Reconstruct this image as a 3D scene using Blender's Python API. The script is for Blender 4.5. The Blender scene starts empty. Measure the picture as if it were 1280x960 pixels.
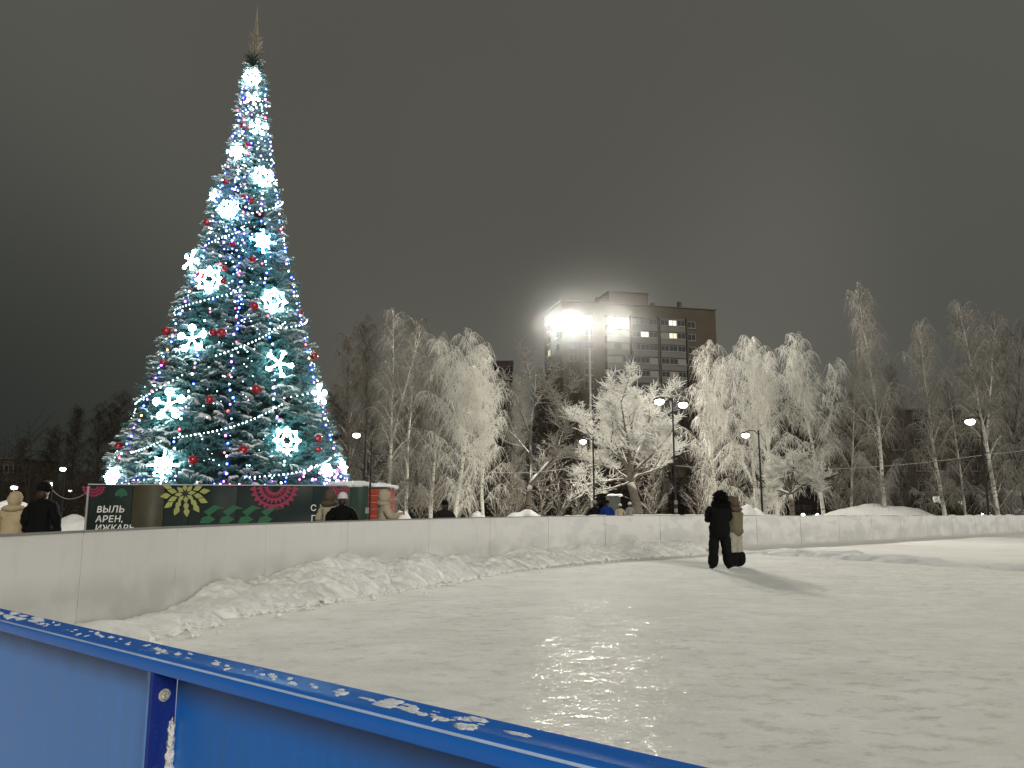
import bpy, math, random
import numpy as np
from mathutils import Vector, Matrix, noise, Quaternion
RD = math.radians
rnd = random.Random(11)
rng = np.random.default_rng(5)
sc = bpy.context.scene
C = sc.collection

# ------------------------------------------------------------------ camera
EYE = Vector((0, 0, 1.5)); PITCH = math.atan(151 / 960)
cam = bpy.data.objects.new('camera', bpy.data.cameras.new('camera')); C.objects.link(cam)
cam.data.lens = 27; cam.data.sensor_width = 36; cam.data.clip_end = 5000; cam.data.clip_start = 0.05
cam.location = EYE; cam.rotation_euler = (math.pi / 2 + PITCH, 0, 0)
sc.camera = cam
def ray(px, py):
    u = (px - 640) / 960; v = (480 - py) / 960
    return Vector((u, math.cos(PITCH) - v * math.sin(PITCH), math.sin(PITCH) + v * math.cos(PITCH)))
def P(px, py, Y):                       # point of the place seen at a pixel of the photo, at depth Y
    d = ray(px, py); return EYE + d * (Y / d.y)
def G(px, py, z=0.0):                   # the same, at height z
    d = ray(px, py); return EYE + d * ((z - EYE.z) / d.z)
def X(px, Y): return P(px, 631, Y).x
def Z(py, Y): return P(640, py, Y).z

# ------------------------------------------------------------------ materials
def nodes(name):
    m = bpy.data.materials.new(name); m.use_nodes = True
    nt = m.node_tree; return m, nt, nt.nodes['Principled BSDF']
def L(nt, a, b): nt.links.new(a, b)
def mixc(nt, fac, a, b, blend='MIX'):
    n = nt.nodes.new('ShaderNodeMix'); n.data_type = 'RGBA'; n.blend_type = blend
    for sock, val in ((n.inputs[0], fac), (n.inputs[6], a), (n.inputs[7], b)):
        if isinstance(val, bpy.types.NodeSocket): L(nt, val, sock)
        else: sock.default_value = val if not isinstance(val, tuple) else (*val[:3], 1)
    return n.outputs[2]
def ramp(nt, sock, lo, hi, a=0.0, b=1.0):
    n = nt.nodes.new('ShaderNodeMapRange'); n.inputs[1].default_value = lo; n.inputs[2].default_value = hi
    n.inputs[3].default_value = a; n.inputs[4].default_value = b; L(nt, sock, n.inputs[0]); return n.outputs[0]
def noise_n(nt, scale, detail=4, vec=None, rough=0.55, stretch=None, coord='Object'):
    n = nt.nodes.new('ShaderNodeTexNoise'); n.inputs['Scale'].default_value = scale
    n.inputs['Detail'].default_value = detail; n.inputs['Roughness'].default_value = rough
    if vec is None:
        tc = nt.nodes.new('ShaderNodeTexCoord'); vec = tc.outputs[coord]
    if stretch:
        mp = nt.nodes.new('ShaderNodeMapping'); mp.inputs['Scale'].default_value = stretch[:3]
        if len(stretch) > 3: mp.inputs['Rotation'].default_value = (0, 0, stretch[3])
        L(nt, vec, mp.inputs[0]); vec = mp.outputs[0]
    L(nt, vec, n.inputs['Vector']); return n.outputs['Fac']
def bump(nt, b, h, strength=0.3, dist=0.02):
    n = nt.nodes.new('ShaderNodeBump'); n.inputs['Strength'].default_value = strength; n.inputs['Distance'].default_value = dist
    L(nt, h, n.inputs['Height']); L(nt, n.outputs[0], b.inputs['Normal'])
def mat(name, col, rough=0.7, var=0.25, scale=6, bmp=0.0, spec=0.3, metal=0.0, snow=0.0, stretch=None, bdist=0.02):
    m, nt, b = nodes(name)
    f = noise_n(nt, scale, stretch=stretch)
    c = mixc(nt, f, tuple(x * (1 - var) for x in col), tuple(min(1, x * (1 + var)) for x in col))
    if snow > 0:
        g = nt.nodes.new('ShaderNodeNewGeometry'); s = nt.nodes.new('ShaderNodeSeparateXYZ'); L(nt, g.outputs['Normal'], s.inputs[0])
        f2 = ramp(nt, s.outputs[2], 1 - snow - .15, 1 - snow + .15)
        c = mixc(nt, f2, c, (.74, .72, .67))
    L(nt, c, b.inputs['Base Color'])
    b.inputs['Roughness'].default_value = rough; b.inputs['Metallic'].default_value = metal
    b.inputs['Specular IOR Level'].default_value = spec
    if bmp: bump(nt, b, noise_n(nt, scale * 4), bmp, bdist)
    return m
def emit(name, col, strength):
    m, nt, b = nodes(name)
    f = noise_n(nt, 3)
    L(nt, mixc(nt, f, tuple(c * .9 for c in col), col), b.inputs['Emission Color'])
    b.inputs['Base Color'].default_value = (.5, .5, .5, 1); b.inputs['Emission Strength'].default_value = strength
    return m
M = {}
def snow_mat(name, col, sc1=3, b1=0.6, bd=.06):
    m, nt, b = nodes(name)
    f = noise_n(nt, sc1, 6, rough=.65); f2 = noise_n(nt, .5, 2)
    c = mixc(nt, f, tuple(x * .86 for x in col), tuple(min(1, x * 1.06) for x in col))
    c = mixc(nt, ramp(nt, f2, .4, .75, 0, .35), c, (.62, .59, .52))
    L(nt, c, b.inputs['Base Color']); b.inputs['Roughness'].default_value = .75; b.inputs['Specular IOR Level'].default_value = .25
    h = nt.nodes.new('ShaderNodeMath'); h.operation = 'ADD'; L(nt, noise_n(nt, sc1 * 3, 6, rough=.7), h.inputs[0]); L(nt, noise_n(nt, sc1 * 14, 3), h.inputs[1])
    bump(nt, b, h.outputs[0], b1, bd)
    return m
M['snow'] = snow_mat('trodden_snow', (.74, .72, .66), 1.2)
M['bank'] = snow_mat('heaped_snow', (.88, .87, .83), 6, .7, .03)
M['snowfield'] = snow_mat('fresh_snow', (.82, .80, .75), .8, .35, .05)
# ice with skate-scraped streaks
def ice_mat():
    m, nt, b = nodes('scraped_ice')
    big = noise_n(nt, .16, 3); mid = noise_n(nt, .9, 6, stretch=(1, 1.25, 1, .35), rough=.66); fine = noise_n(nt, 3.4, 6, stretch=(1, 1.5, 1, -.35), rough=.74)
    fine2 = noise_n(nt, 2.6, 7, stretch=(.8, 1.5, 1, .7), rough=.74)
    c = mixc(nt, ramp(nt, mid, .3, .7), (.74, .72, .665), (.90, .885, .83))
    pat = nt.nodes.new('ShaderNodeMath'); pat.operation = 'MULTIPLY'
    L(nt, ramp(nt, fine, .52, .62), pat.inputs[0]); L(nt, ramp(nt, big, .36, .58, .15, .75), pat.inputs[1])
    c = mixc(nt, pat.outputs[0], c, (.56, .54, .485))
    c = mixc(nt, ramp(nt, fine2, .54, .66, 0, .8), c, (.90, .88, .83))
    L(nt, c, b.inputs['Base Color'])
    gl = noise_n(nt, 4.2, 6, stretch=(.8, 1.5, 1, .3), rough=.75); b.inputs['Specular IOR Level'].default_value = 0.0
    rgh = nt.nodes.new('ShaderNodeMath'); rgh.operation = 'SUBTRACT'
    rgh.inputs[0].default_value = .46; L(nt, ramp(nt, gl, .56, .70, 0, .30), rgh.inputs[1]); L(nt, rgh.outputs[0], b.inputs['Roughness'])
    h = nt.nodes.new('ShaderNodeMath'); h.operation = 'ADD'; L(nt, mid, h.inputs[0]); L(nt, fine2, h.inputs[1])
    h2 = nt.nodes.new('ShaderNodeMath'); h2.operation = 'MULTIPLY_ADD'; L(nt, noise_n(nt, 16, 4, stretch=(1, 2.5, 1, .3)), h2.inputs[0]); h2.inputs[1].default_value = .35; L(nt, h.outputs[0], h2.inputs[2])
    bump(nt, b, h2.outputs[0], .42, .06)
    go = nt.nodes.new('ShaderNodeBsdfGlossy'); go.inputs['Roughness'].default_value = .07; go.inputs['Color'].default_value = (.9, .88, .82, 1)
    b2 = nt.nodes.new('ShaderNodeBump'); b2.inputs['Strength'].default_value = 1.0; b2.inputs['Distance'].default_value = .022; L(nt, noise_n(nt, 5.5, 3, stretch=(1, 1.15, 1, .3), rough=.6), b2.inputs['Height']); L(nt, b2.outputs[0], go.inputs['Normal'])
    mxs = nt.nodes.new('ShaderNodeMixShader'); L(nt, ramp(nt, gl, .54, .66, .002, .075), mxs.inputs[0]); L(nt, b.outputs[0], mxs.inputs[1]); L(nt, go.outputs[0], mxs.inputs[2])
    L(nt, mxs.outputs[0], nt.nodes['Material Output'].inputs['Surface'])
    return m
M['ice'] = ice_mat()
def wall_mat():
    m, nt, b = nodes('white_rink_plastic')
    f = noise_n(nt, .9, 4); f2 = noise_n(nt, 5, 4, stretch=(1, 1, .25)); 
    c = mixc(nt, f, (.62, .61, .585), (.72, .71, .685))
    c = mixc(nt, ramp(nt, f2, .55, .75, 0, .25), c, (.48, .47, .44))
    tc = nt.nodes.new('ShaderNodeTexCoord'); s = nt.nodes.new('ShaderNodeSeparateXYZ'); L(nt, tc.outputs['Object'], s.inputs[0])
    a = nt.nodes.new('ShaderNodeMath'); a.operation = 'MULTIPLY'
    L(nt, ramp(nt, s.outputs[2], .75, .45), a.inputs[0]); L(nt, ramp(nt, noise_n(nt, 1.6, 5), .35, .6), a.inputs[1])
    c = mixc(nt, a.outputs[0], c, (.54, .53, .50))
    c = mixc(nt, ramp(nt, noise_n(nt, 4.5, 7, stretch=(1, 1, 3.5), rough=.8), .62, .72, 0, .35), c, (.40, .385, .35))
    # frost smears under the top edge towards the far right
    fr = nt.nodes.new('ShaderNodeMath'); fr.operation = 'MULTIPLY'
    L(nt, ramp(nt, s.outputs[0], 3, 9, 0, 1), fr.inputs[0]); L(nt, ramp(nt, noise_n(nt, 1.3, 6, stretch=(1, 1, 2)), .50, .56, 0, .35), fr.inputs[1])
    c = mixc(nt, fr.outputs[0], c, (.42, .42, .42))
    L(nt, c, b.inputs['Base Color']); b.inputs['Roughness'].default_value = .45; b.inputs['Specular IOR Level'].default_value = .3
    return m
M['wall'] = wall_mat()
M['walledge'] = mat('grey_edge', (.22, .215, .2), .6)
M['gap'] = mat('dark_joint', (.06, .06, .055), .9)  # dark backing that fills the gaps between the wall panels
def blue_mat(name, base, streak):
    m, nt, b = nodes(name)
    f = noise_n(nt, 30, 4, stretch=(1, 1, .06)); f2 = noise_n(nt, 2.2, 3); f3 = noise_n(nt, 180, 2)
    c = mixc(nt, f, tuple(x * .66 for x in base), tuple(min(1, x * 1.12) for x in base))
    c = mixc(nt, ramp(nt, f2, .35, .7, 0, streak), c, (.13, .22, .46))
    c = mixc(nt, ramp(nt, f3, .62, .75, 0, .15), c, (.3, .36, .5))
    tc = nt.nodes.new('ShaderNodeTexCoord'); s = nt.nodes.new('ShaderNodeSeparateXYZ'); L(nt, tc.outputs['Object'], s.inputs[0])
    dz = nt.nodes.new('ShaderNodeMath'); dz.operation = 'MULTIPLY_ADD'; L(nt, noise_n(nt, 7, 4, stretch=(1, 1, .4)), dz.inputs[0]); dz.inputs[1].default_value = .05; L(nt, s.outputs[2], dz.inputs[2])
    c = mixc(nt, ramp(nt, dz.outputs[0], 1.115, 1.16, 0, .55 if streak > .04 else 0), c, (.075, .085, .12))  # darker, greyer band below the rail: the rail's shade put into the paint
    L(nt, c, b.inputs['Base Color']); L(nt, ramp(nt, f, .3, .7, .34, .5), b.inputs['Roughness']); b.inputs['Specular IOR Level'].default_value = .5
    bump(nt, b, f3, .05, .002)
    return m
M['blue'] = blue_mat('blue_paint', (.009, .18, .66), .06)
M['blue_sheen'] = blue_mat('blue_paint_sheen', (.10, .29, .74), .30)  # the same blue paint lightened: a glossy reflection put into the colour
M['blue_shade'] = blue_mat('blue_paint_shade', (.004, .02, .20), .03)  # the same paint darkened: shade on the rib's right face put into the colour
def rail_mat():
    m, nt, b = nodes('snow_smeared_blue')
    f = noise_n(nt, 11, 8, stretch=(.45, 1.6, 1), rough=.72); f2 = noise_n(nt, 2.6, 3)
    a = nt.nodes.new('ShaderNodeMath'); a.operation = 'MULTIPLY'; L(nt, ramp(nt, f, .58, .84), a.inputs[0]); L(nt, ramp(nt, f2, .46, .64), a.inputs[1])
    g = nt.nodes.new('ShaderNodeNewGeometry'); s = nt.nodes.new('ShaderNodeSeparateXYZ'); L(nt, g.outputs['Normal'], s.inputs[0])
    a2 = nt.nodes.new('ShaderNodeMath'); a2.operation = 'MULTIPLY'; L(nt, a.outputs[0], a2.inputs[0]); L(nt, ramp(nt, s.outputs[2], .8, .98), a2.inputs[1])
    c = mixc(nt, a2.outputs[0], (.012, .15, .60), (.78, .82, .86))
    L(nt, c, b.inputs['Base Color']); L(nt, ramp(nt, a2.outputs[0], 0, 1, .25, .8), b.inputs['Roughness'])
    bump(nt, b, f, .25, .006)
    return m
M['rail'] = rail_mat()
M['steel'] = mat('weathered_steel', (.62, .60, .52), .45, .4, 60, .4, .5, .7)
M['black'] = mat('black_metal', (.012, .012, .012), .5, .2)
M['dark_metal'] = mat('dark_grey_metal', (.05, .05, .05), .5, .2)
M['grey_metal'] = mat('grey_metal', (.28, .27, .25), .45, .15, metal=.6)
def birch_mat(name, col, dark):
    m, nt, b = nodes(name)
    f = noise_n(nt, 3.5, 4, stretch=(1, 1, 3.2)); f2 = noise_n(nt, 1.1, 3)
    c = mixc(nt, ramp(nt, f, .56, .64), col, dark)
    c = mixc(nt, ramp(nt, f2, .5, .8, 0, .6), c, tuple(x * .45 for x in col))
    g = nt.nodes.new('ShaderNodeNewGeometry'); s = nt.nodes.new('ShaderNodeSeparateXYZ'); L(nt, g.outputs['Normal'], s.inputs[0])
    c = mixc(nt, ramp(nt, s.outputs[2], .35, .6), c, (.62, .60, .55))
    L(nt, c, b.inputs['Base Color']); b.inputs['Roughness'].default_value = .85; b.inputs['Specular IOR Level'].default_value = .1
    return m
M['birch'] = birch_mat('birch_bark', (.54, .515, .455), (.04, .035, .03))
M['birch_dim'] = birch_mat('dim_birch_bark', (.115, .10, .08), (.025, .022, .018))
M['oak'] = birch_mat('oak_bark', (.12, .105, .085), (.05, .045, .038))
M['bark_dark'] = mat('dark_bark', (.028, .022, .017), .9, .4, 5, snow=.25)  # unfrosted brown, darkened further for the weaker light on trees farther back
M['frost_bright'] = mat('thick_hoarfrost', (.82, .80, .75), .85, .12, 2, spec=.1)
M['frost'] = mat('hoarfrost', (.56, .545, .495), .85, .3, 1.2, spec=.1)
M['frost_mid'] = mat('thin_frost', (.24, .225, .195), .85, .35, 1.2, spec=.1)
M['twig_brown'] = mat('brown_twigs', (.12, .108, .088), .9, .35, 1.2, spec=.1)
M['twig_dark'] = mat('dark_twigs', (.024, .019, .014), .9, .35, 1.2, spec=.1)  # darkened likewise, so that trees farther back look less lit

# ------------------------------------------------------------------ object helpers
def tag(o, label=None, cat=None, group=None, kind=None):
    if label: o['label'] = label
    if cat: o['category'] = cat
    if group: o['group'] = group
    if kind: o['kind'] = kind
    return o
def empty(name, loc, rz=0.0):
    o = bpy.data.objects.new(name, None); C.objects.link(o); o.location = loc; o.rotation_euler = (0, 0, rz); o.empty_display_size = .2
    return o
def link_mesh(name, me, m, parent=None, loc=None, smooth=False):
    o = bpy.data.objects.new(name, me); C.objects.link(o)
    if m is not None and not me.materials: me.materials.append(m)
    if parent: o.parent = parent
    if loc is not None: o.location = loc
    if smooth: me.polygons.foreach_set('use_smooth', np.ones(len(me.polygons), bool))
    return o
def mesh_np(name, V, F):
    V = np.asarray(V, np.float32); F = np.asarray(F, np.int32)
    me = bpy.data.meshes.new(name); k = F.shape[1]
    me.vertices.add(len(V)); me.vertices.foreach_set('co', V.ravel())
    me.loops.add(F.size); me.loops.foreach_set('vertex_index', F.ravel())
    me.polygons.add(len(F)); me.polygons.foreach_set('loop_start', np.arange(0, F.size, k, dtype=np.int32))
    me.update(calc_edges=True); me.shade_flat(); return me
class MB:
    def __init__(s): s.v = []; s.f = []
    def add(s, vs, fs):
        b = len(s.v); s.v += [tuple(v) for v in vs]; s.f += [tuple(i + b for i in f) for f in fs]; return s
    def box(s, c, d, rz=0.0, top=1.0):
        x, y, z = (k / 2 for k in d); co, si = math.cos(rz), math.sin(rz); vs = []
        for zz, t in ((-z, 1), (z, top)):
            for a, b in ((-x, -y), (x, -y), (x, y), (-x, y)):
                a, b = a * t, b * t
                vs.append((c[0] + a * co - b * si, c[1] + a * si + b * co, c[2] + zz))
        return s.add(vs, [(3, 2, 1, 0), (4, 5, 6, 7), (0, 1, 5, 4), (1, 2, 6, 5), (2, 3, 7, 6), (3, 0, 4, 7)])
    def tube(s, pts, rad, n=8, cap=True):
        pts = [Vector(p) for p in pts]; rad = rad if isinstance(rad, (list, tuple)) else [rad] * len(pts)
        vs = []; fs = []; prev = None
        for i, p in enumerate(pts):
            t = (pts[min(i + 1, len(pts) - 1)] - pts[max(i - 1, 0)]).normalized()
            if prev is None: a = t.orthogonal().normalized()
            else: a = (prev - t * prev.dot(t)).normalized()
            prev = a; b = t.cross(a)
            for k in range(n):
                w = 2 * math.pi * k / n; vs.append(p + (a * math.cos(w) + b * math.sin(w)) * rad[i])
        for i in range(len(pts) - 1):
            for k in range(n):
                fs.append((i * n + k, i * n + (k + 1) % n, (i + 1) * n + (k + 1) % n, (i + 1) * n + k))
        if cap: fs.append(tuple(range(n))[::-1]); fs.append(tuple(range((len(pts) - 1) * n, len(pts) * n)))
        return s.add(vs, fs)
    def ell(s, c, r, nu=14, nv=9, jit=0.0, rot=None):
        vs = []; fs = []
        for j in range(nv + 1):
            th = math.pi * j / nv
            for i in range(nu):
                ph = 2 * math.pi * i / nu
                d = Vector((math.sin(th) * math.cos(ph), math.sin(th) * math.sin(ph), math.cos(th)))
                k = 1 + (jit * noise.noise(d * 2.5 + Vector(c) * 3.1) if jit else 0)
                q = Vector((d.x * r[0] * k, d.y * r[1] * k, d.z * r[2] * k))
                if rot is not None: q = rot @ q
                vs.append(Vector(c) + q)
        for j in range(nv):
            for i in range(nu): fs.append((j * nu + i, (j + 1) * nu + i, (j + 1) * nu + (i + 1) % nu, j * nu + (i + 1) % nu))
        return s.add(vs, fs)
    def prism(s, poly, o, ux, uz, un, depth):          # 2-D outline extruded along un
        o, ux, uz, un = Vector(o), Vector(ux), Vector(uz), Vector(un); n = len(poly)
        a = [o + ux * p[0] + uz * p[1] for p in poly]; b = [q + un * depth for q in a]
        return s.add(a + b, [tuple(range(n))[::-1], tuple(range(n, 2 * n))] + [(i, (i + 1) % n, n + (i + 1) % n, n + i) for i in range(n)])
    def build(s, name, m, parent=None, loc=None, smooth=False):
        me = bpy.data.meshes.new(name); me.from_pydata(s.v, [], s.f); me.update()
        import bmesh
        bm = bmesh.new(); bm.from_mesh(me); bmesh.ops.recalc_face_normals(bm, faces=bm.faces); bm.to_mesh(me); bm.free()
        return link_mesh(name, me, m, parent, loc, smooth)
def copy_tree(o, parent=None):
    c = o.copy(); C.objects.link(c)
    if parent: c.parent = parent
    for ch in [x for x in o.children]: copy_tree(ch, c)
    return c
def tubes_np(Pt, Rd, n):                                # (N,k,3) polylines -> one vertex and quad array
    Nn, k, _ = Pt.shape
    T = np.gradient(Pt, axis=1); T /= np.linalg.norm(T, axis=2, keepdims=True) + 1e-9
    ref = np.where(np.abs(T[:, :1, 2:3]) > .8, np.array([[[1., .1, 0]]]), np.array([[[.05, .1, 1.]]]))
    A = np.cross(T, np.broadcast_to(ref, T.shape)); A /= np.linalg.norm(A, axis=2, keepdims=True) + 1e-9
    B = np.cross(T, A)
    w = np.arange(n) * 2 * np.pi / n
    V = Pt[:, :, None] + Rd[:, :, None, None] * (A[:, :, None] * np.cos(w)[:, None] + B[:, :, None] * np.sin(w)[:, None])
    idx = np.arange(Nn * k * n).reshape(Nn, k, n)
    a = idx[:, :-1]; b = idx[:, 1:]
    F = np.stack([a, np.roll(a, -1, 2), np.roll(b, -1, 2), b], -1).reshape(-1, 4)
    return V.reshape(-1, 3), F
def merge_np(parts):
    Vs, Fs, b = [], [], 0
    for V, F in parts: Vs.append(V); Fs.append(F + b); b += len(V)
    return np.concatenate(Vs), np.concatenate(Fs)
def skin(name, pts, edges, rad, m, parent=None, sub=2, root=0, smooth=True, crease=0.0):
    me = bpy.data.meshes.new(name + '_sk'); me.from_pydata([tuple(p) for p in pts], edges, []); me.update()
    o = bpy.data.objects.new(name + '_tmp', me); C.objects.link(o)
    md = o.modifiers.new('s', 'SKIN'); md.use_smooth_shade = True; md.branch_smoothing = .6
    for i, sv in enumerate(me.skin_vertices[0].data):
        r = rad[i]; sv.radius = (r, r) if not isinstance(r, tuple) else r
        sv.use_root = (i == root)
    if sub: mm = o.modifiers.new('u', 'SUBSURF'); mm.levels = sub; mm.render_levels = sub
    dg = bpy.context.evaluated_depsgraph_get(); dg.update()
    res = bpy.data.meshes.new_from_object(o.evaluated_get(dg)); res.name = name
    bpy.data.objects.remove(o); bpy.data.meshes.remove(me)
    res.materials.clear()
    if crease:
        for v in res.vertices:
            c_ = v.co; v.co = c_ + v.normal * crease * (noise.noise(Vector((c_.x * 5, c_.y * 5, c_.z * 13))) + .6 * noise.noise(Vector((c_.x * 11 + 3, c_.y * 11, c_.z * 22))))
    return link_mesh(name, res, m, parent, smooth=smooth)
def catmull(pts, step):
    pts = [Vector(p) for p in pts]; out = []
    for i in range(len(pts) - 1):
        p0 = pts[max(i - 1, 0)]; p1 = pts[i]; p2 = pts[i + 1]; p3 = pts[min(i + 2, len(pts) - 1)]
        n = max(2, int((p2 - p1).length / step))
        for k in range(n):
            t = k / n
            out.append(.5 * ((2 * p1) + (p2 - p0) * t + (2 * p0 - 5 * p1 + 4 * p2 - p3) * t * t + (3 * p1 - p0 - 3 * p2 + p3) * t ** 3))
    out.append(pts[-1]); return out

# ------------------------------------------------------------------ ground, ice, snow
WP = [(-6.0, 3, 1.2), (-5.5, 6, 1.2), (-5.28, 7.8, 1.2), (-5.05, 9.4, 1.2), (-4.65, 11.3, 1.2), (-4.0, 13.3, 1.2), (-2.9, 15.6, 1.2), (-.9, 19, 1.2), (1.6, 22.2, 1.19), (4.4, 24.7, 1.18),
      (8, 27.5, 1.14), (13, 31, 1.08), (20, 36.5, 1.01), (28, 42.5, .96), (40, 51, .9)]
path = catmull(WP, .12)
acc = [0]
for a, b in zip(path[:-1], path[1:]): acc.append(acc[-1] + (Vector((b.x, b.y)) - Vector((a.x, a.y))).length)
acc = np.array(acc); PA = np.array(path)
def wall_at(s): return np.array([np.interp(s, acc, PA[:, i]) for i in range(3)])
def wall_n(s):                                          # inner normal (towards the ice)
    a = wall_at(max(s - .3, 0)); b = wall_at(min(s + .3, acc[-1])); t = (b - a)[:2]; t /= np.linalg.norm(t); return np.array([t[1], -t[0]])
def sheet(name, poly, z, m):
    me = bpy.data.meshes.new(name); me.from_pydata([(x, y, z) for x, y in poly], [], [tuple(range(len(poly)))]); me.update()
    return tag(link_mesh(name, me, m), kind='structure')
sheet('ground', [(-2500, -2500), (2500, -2500), (2500, 2500), (-2500, 2500)], -.06, M['snow'])
inner = [(p.x, p.y) for p in path]
sheet('ice', [(60, 51)] + inner[::-1] + [(-6.2, 1.2), (-5, -2), (60, -12)], 0.0, M['ice'])
def plaza():
    V = []; F = []; dists = [0.03, .5, 1.5, 3.5, 8, 18, 45, 120, 500]; idx = list(range(0, len(path), 4)); 
    for i in idx:
        s = acc[i]; p = wall_at(s); n = -wall_n(s); rad = np.array([p[0] - 20, p[1] + 10]); rad /= np.linalg.norm(rad)
        for d in dists:
            w = min(1, d / 12); dr = n * (1 - w) + rad * w; dr /= np.linalg.norm(dr)
            x, y = p[0] + dr[0] * d, p[1] + dr[1] * d
            V.append((x, y, .09 + .05 * noise.noise(Vector((x * .6, y * .6, 0)))))
    k = len(dists); F = []
    for a in range(len(idx) - 1):
        for j in range(k - 1): F.append((a * k + j, (a + 1) * k + j, (a + 1) * k + j + 1, a * k + j + 1))
    tag(link_mesh('snowy_ground', mesh_np('snowy_ground', V, F), M['snow']), kind='structure')
plaza()
# fresh snow left lying on the far right part of the rink
front = catmull([(6.6, 25.0, 0), (8.3, 23.6, 0), (10.0, 20.9, 0), (12.0, 17.6, 0), (14.6, 12.8, 0), (18, 7, 0), (24, 0, 0)], .25)
def snowfield():
    nU, nV = len(front), 60; V = []; F = []
    s0 = np.interp(5.6, PA[:, 0], acc); s1 = acc[-1]
    for i, p in enumerate(front):
        t = i / (nU - 1); q = wall_at(s0 + (s1 - s0) * t ** 1.25); nn = wall_n(s0 + (s1 - s0) * t ** 1.25)
        q = np.array([q[0] + nn[0] * .05, q[1] + nn[1] * .05])
        for j in range(nV):
            w = (j / (nV - 1)) ** 1.6; x = p.x * (1 - w) + q[0] * w; y = p.y * (1 - w) + q[1] * w
            z = .085 * min(1, j / 4) - .02 + .022 * noise.noise(Vector((x * .5, y * .5, 3))) * min(1, j / 3)
            V.append((x, y, z))
    for i in range(nU - 1):
        for j in range(nV - 1): F.append((i * nV + j, (i + 1) * nV + j, (i + 1) * nV + j + 1, i * nV + j + 1))
    o = link_mesh('snow_layer', mesh_np('snow_layer', V, F), M['snowfield'], smooth=True); tag(o, kind='structure')
snowfield()
def chunk(x, y, f):
    v = Vector((x * f, y * f, 1.7)); d = noise.voronoi(v)[0]
    return min(1, (d[1] - d[0]) * 2.2)
def bank_strip(name, cl, width, height, label, cat, m, steps=54, sharp=1.0, seed=0, fade=3.0):
    """snow heap along a centre line: cl = [(x, y, nx, ny, hscale, wscale)]"""
    V = []; F = []; n = len(cl)
    for i, (x, y, nx, ny, hs, ws) in enumerate(cl):
        for j in range(steps):
            t = j / (steps - 1); off = t * width * ws; wob = .16 * noise.noise(Vector((i * .09, t * 3, seed)))
            px, py = x + nx * (off + wob * (0 if j == 0 else 1)), y + ny * (off + wob * (0 if j == 0 else 1))
            prof = math.sin(math.pi * min(1, (.34 + .66 * t))) ** .75 if sharp else math.sin(math.pi * t)
            big = .75 + .55 * noise.noise(Vector((px * .75, py * .75, seed))) + .25 * noise.noise(Vector((px * 1.9, py * 1.9, seed + 5)))
            z = height * hs * prof * max(.15, big)
            rough = .028 * chunk(px, py, 2.1) + .020 * chunk(px + 5, py, 5.5) + .009 * chunk(px, py + 3, 12) + .024 * noise.fractal(Vector((px * 7, py * 7, seed)), .8, 2, 4) + .016 * noise.noise(Vector((px * 22, py * 22, seed)))
            z += rough * min(1, hs) * min(1, prof * 2.2) * (1.15)
            if t > .97: z = -.02
            V.append((px, py, max(-.02, z - .03)))
    for i in range(n - 1):
        for j in range(steps - 1): F.append((i * steps + j, i * steps + j + 1, (i + 1) * steps + j + 1, (i + 1) * steps + j))
    o = link_mesh(name, mesh_np(name, V, F), m, smooth=True); tag(o, label, cat); return o
cl = []; sA = 5.0; sB = np.interp(5.7, PA[:, 0], acc); nb = 860
hk = [(0, .25), (.09, .32), (.16, .55), (.23, .95), (.31, 1.25), (.40, 1.0), (.5, .85), (.6, .8), (.72, .72), (.82, .72), (.9, .95), (.95, 1.05), (1, .7)]
wk = [(0, .7), (.14, .85), (.25, 1.2), (.35, 1.3), (.5, 1.1), (.7, .95), (.9, 1.15), (.96, 1.25), (1, .7)]
for i in range(nb):
    t = i / (nb - 1); s = sA + (sB - sA) * t; p = wall_at(s); n_ = wall_n(s)
    cl.append((p[0] + n_[0] * .03, p[1] + n_[1] * .03, n_[0], n_[1], np.interp(t, *zip(*hk)), np.interp(t, *zip(*wk))))
bank_strip('snow_bank', cl, 1.22, .52, 'lumpy shovelled snow bank heaped along the foot of the white rink wall', 'snow bank', M['bank'])
mb = MB()
for i in range(420):
    x, y, nx, ny, hs, ws = cl[rnd.randrange(20, len(cl))]; d = 1.22 * ws * rnd.uniform(.62, 1.0) + abs(rnd.gauss(0, .28)); r_ = min(.075, .014 + rnd.expovariate(60))
    mb.ell((x + nx * d, y + ny * d, r_ * .5), (r_ * rnd.uniform(.8, 1.5), r_, r_ * .8), 7, 5, .8)
tag(mb.build('snow_crumbs', M['bank']), 'loose crumbs of snow scattered at the foot of the snow bank', kind='stuff')
cl = []
for i, p in enumerate(front):
    q = front[min(i + 1, len(front) - 1)] - front[max(i - 1, 0)]; q = Vector((q.y, -q.x)).normalized()
    cl.append((p.x - q.x * -.45 * -1, p.y + .0, q.x * 1, q.y * 1, .55 + .45 * noise.noise(Vector((i * .12, 2, 2))), 1))
cl2 = []
for (x, y, nx, ny, h, w) in cl:                         # refine
    cl2.append((x, y, nx, ny, h, w))
cl3 = []
for a, b in zip(cl2[:-1], cl2[1:]):
    for k in range(5): cl3.append(tuple(a[m_] + (b[m_] - a[m_]) * k / 5 for m_ in range(6)))
cl3 = [(x + nx * -.3, y + ny * -.3, nx * 1, ny * 1, h, w) for x, y, nx, ny, h, w in cl3 if (x > 6.9)]
bank_strip('snow_ridge', cl3, .95, .40, 'low ridge of scraped snow between the ice and the white snow field at right', 'snow ridge', M['bank'], steps=24, sharp=0, seed=9)
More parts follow.
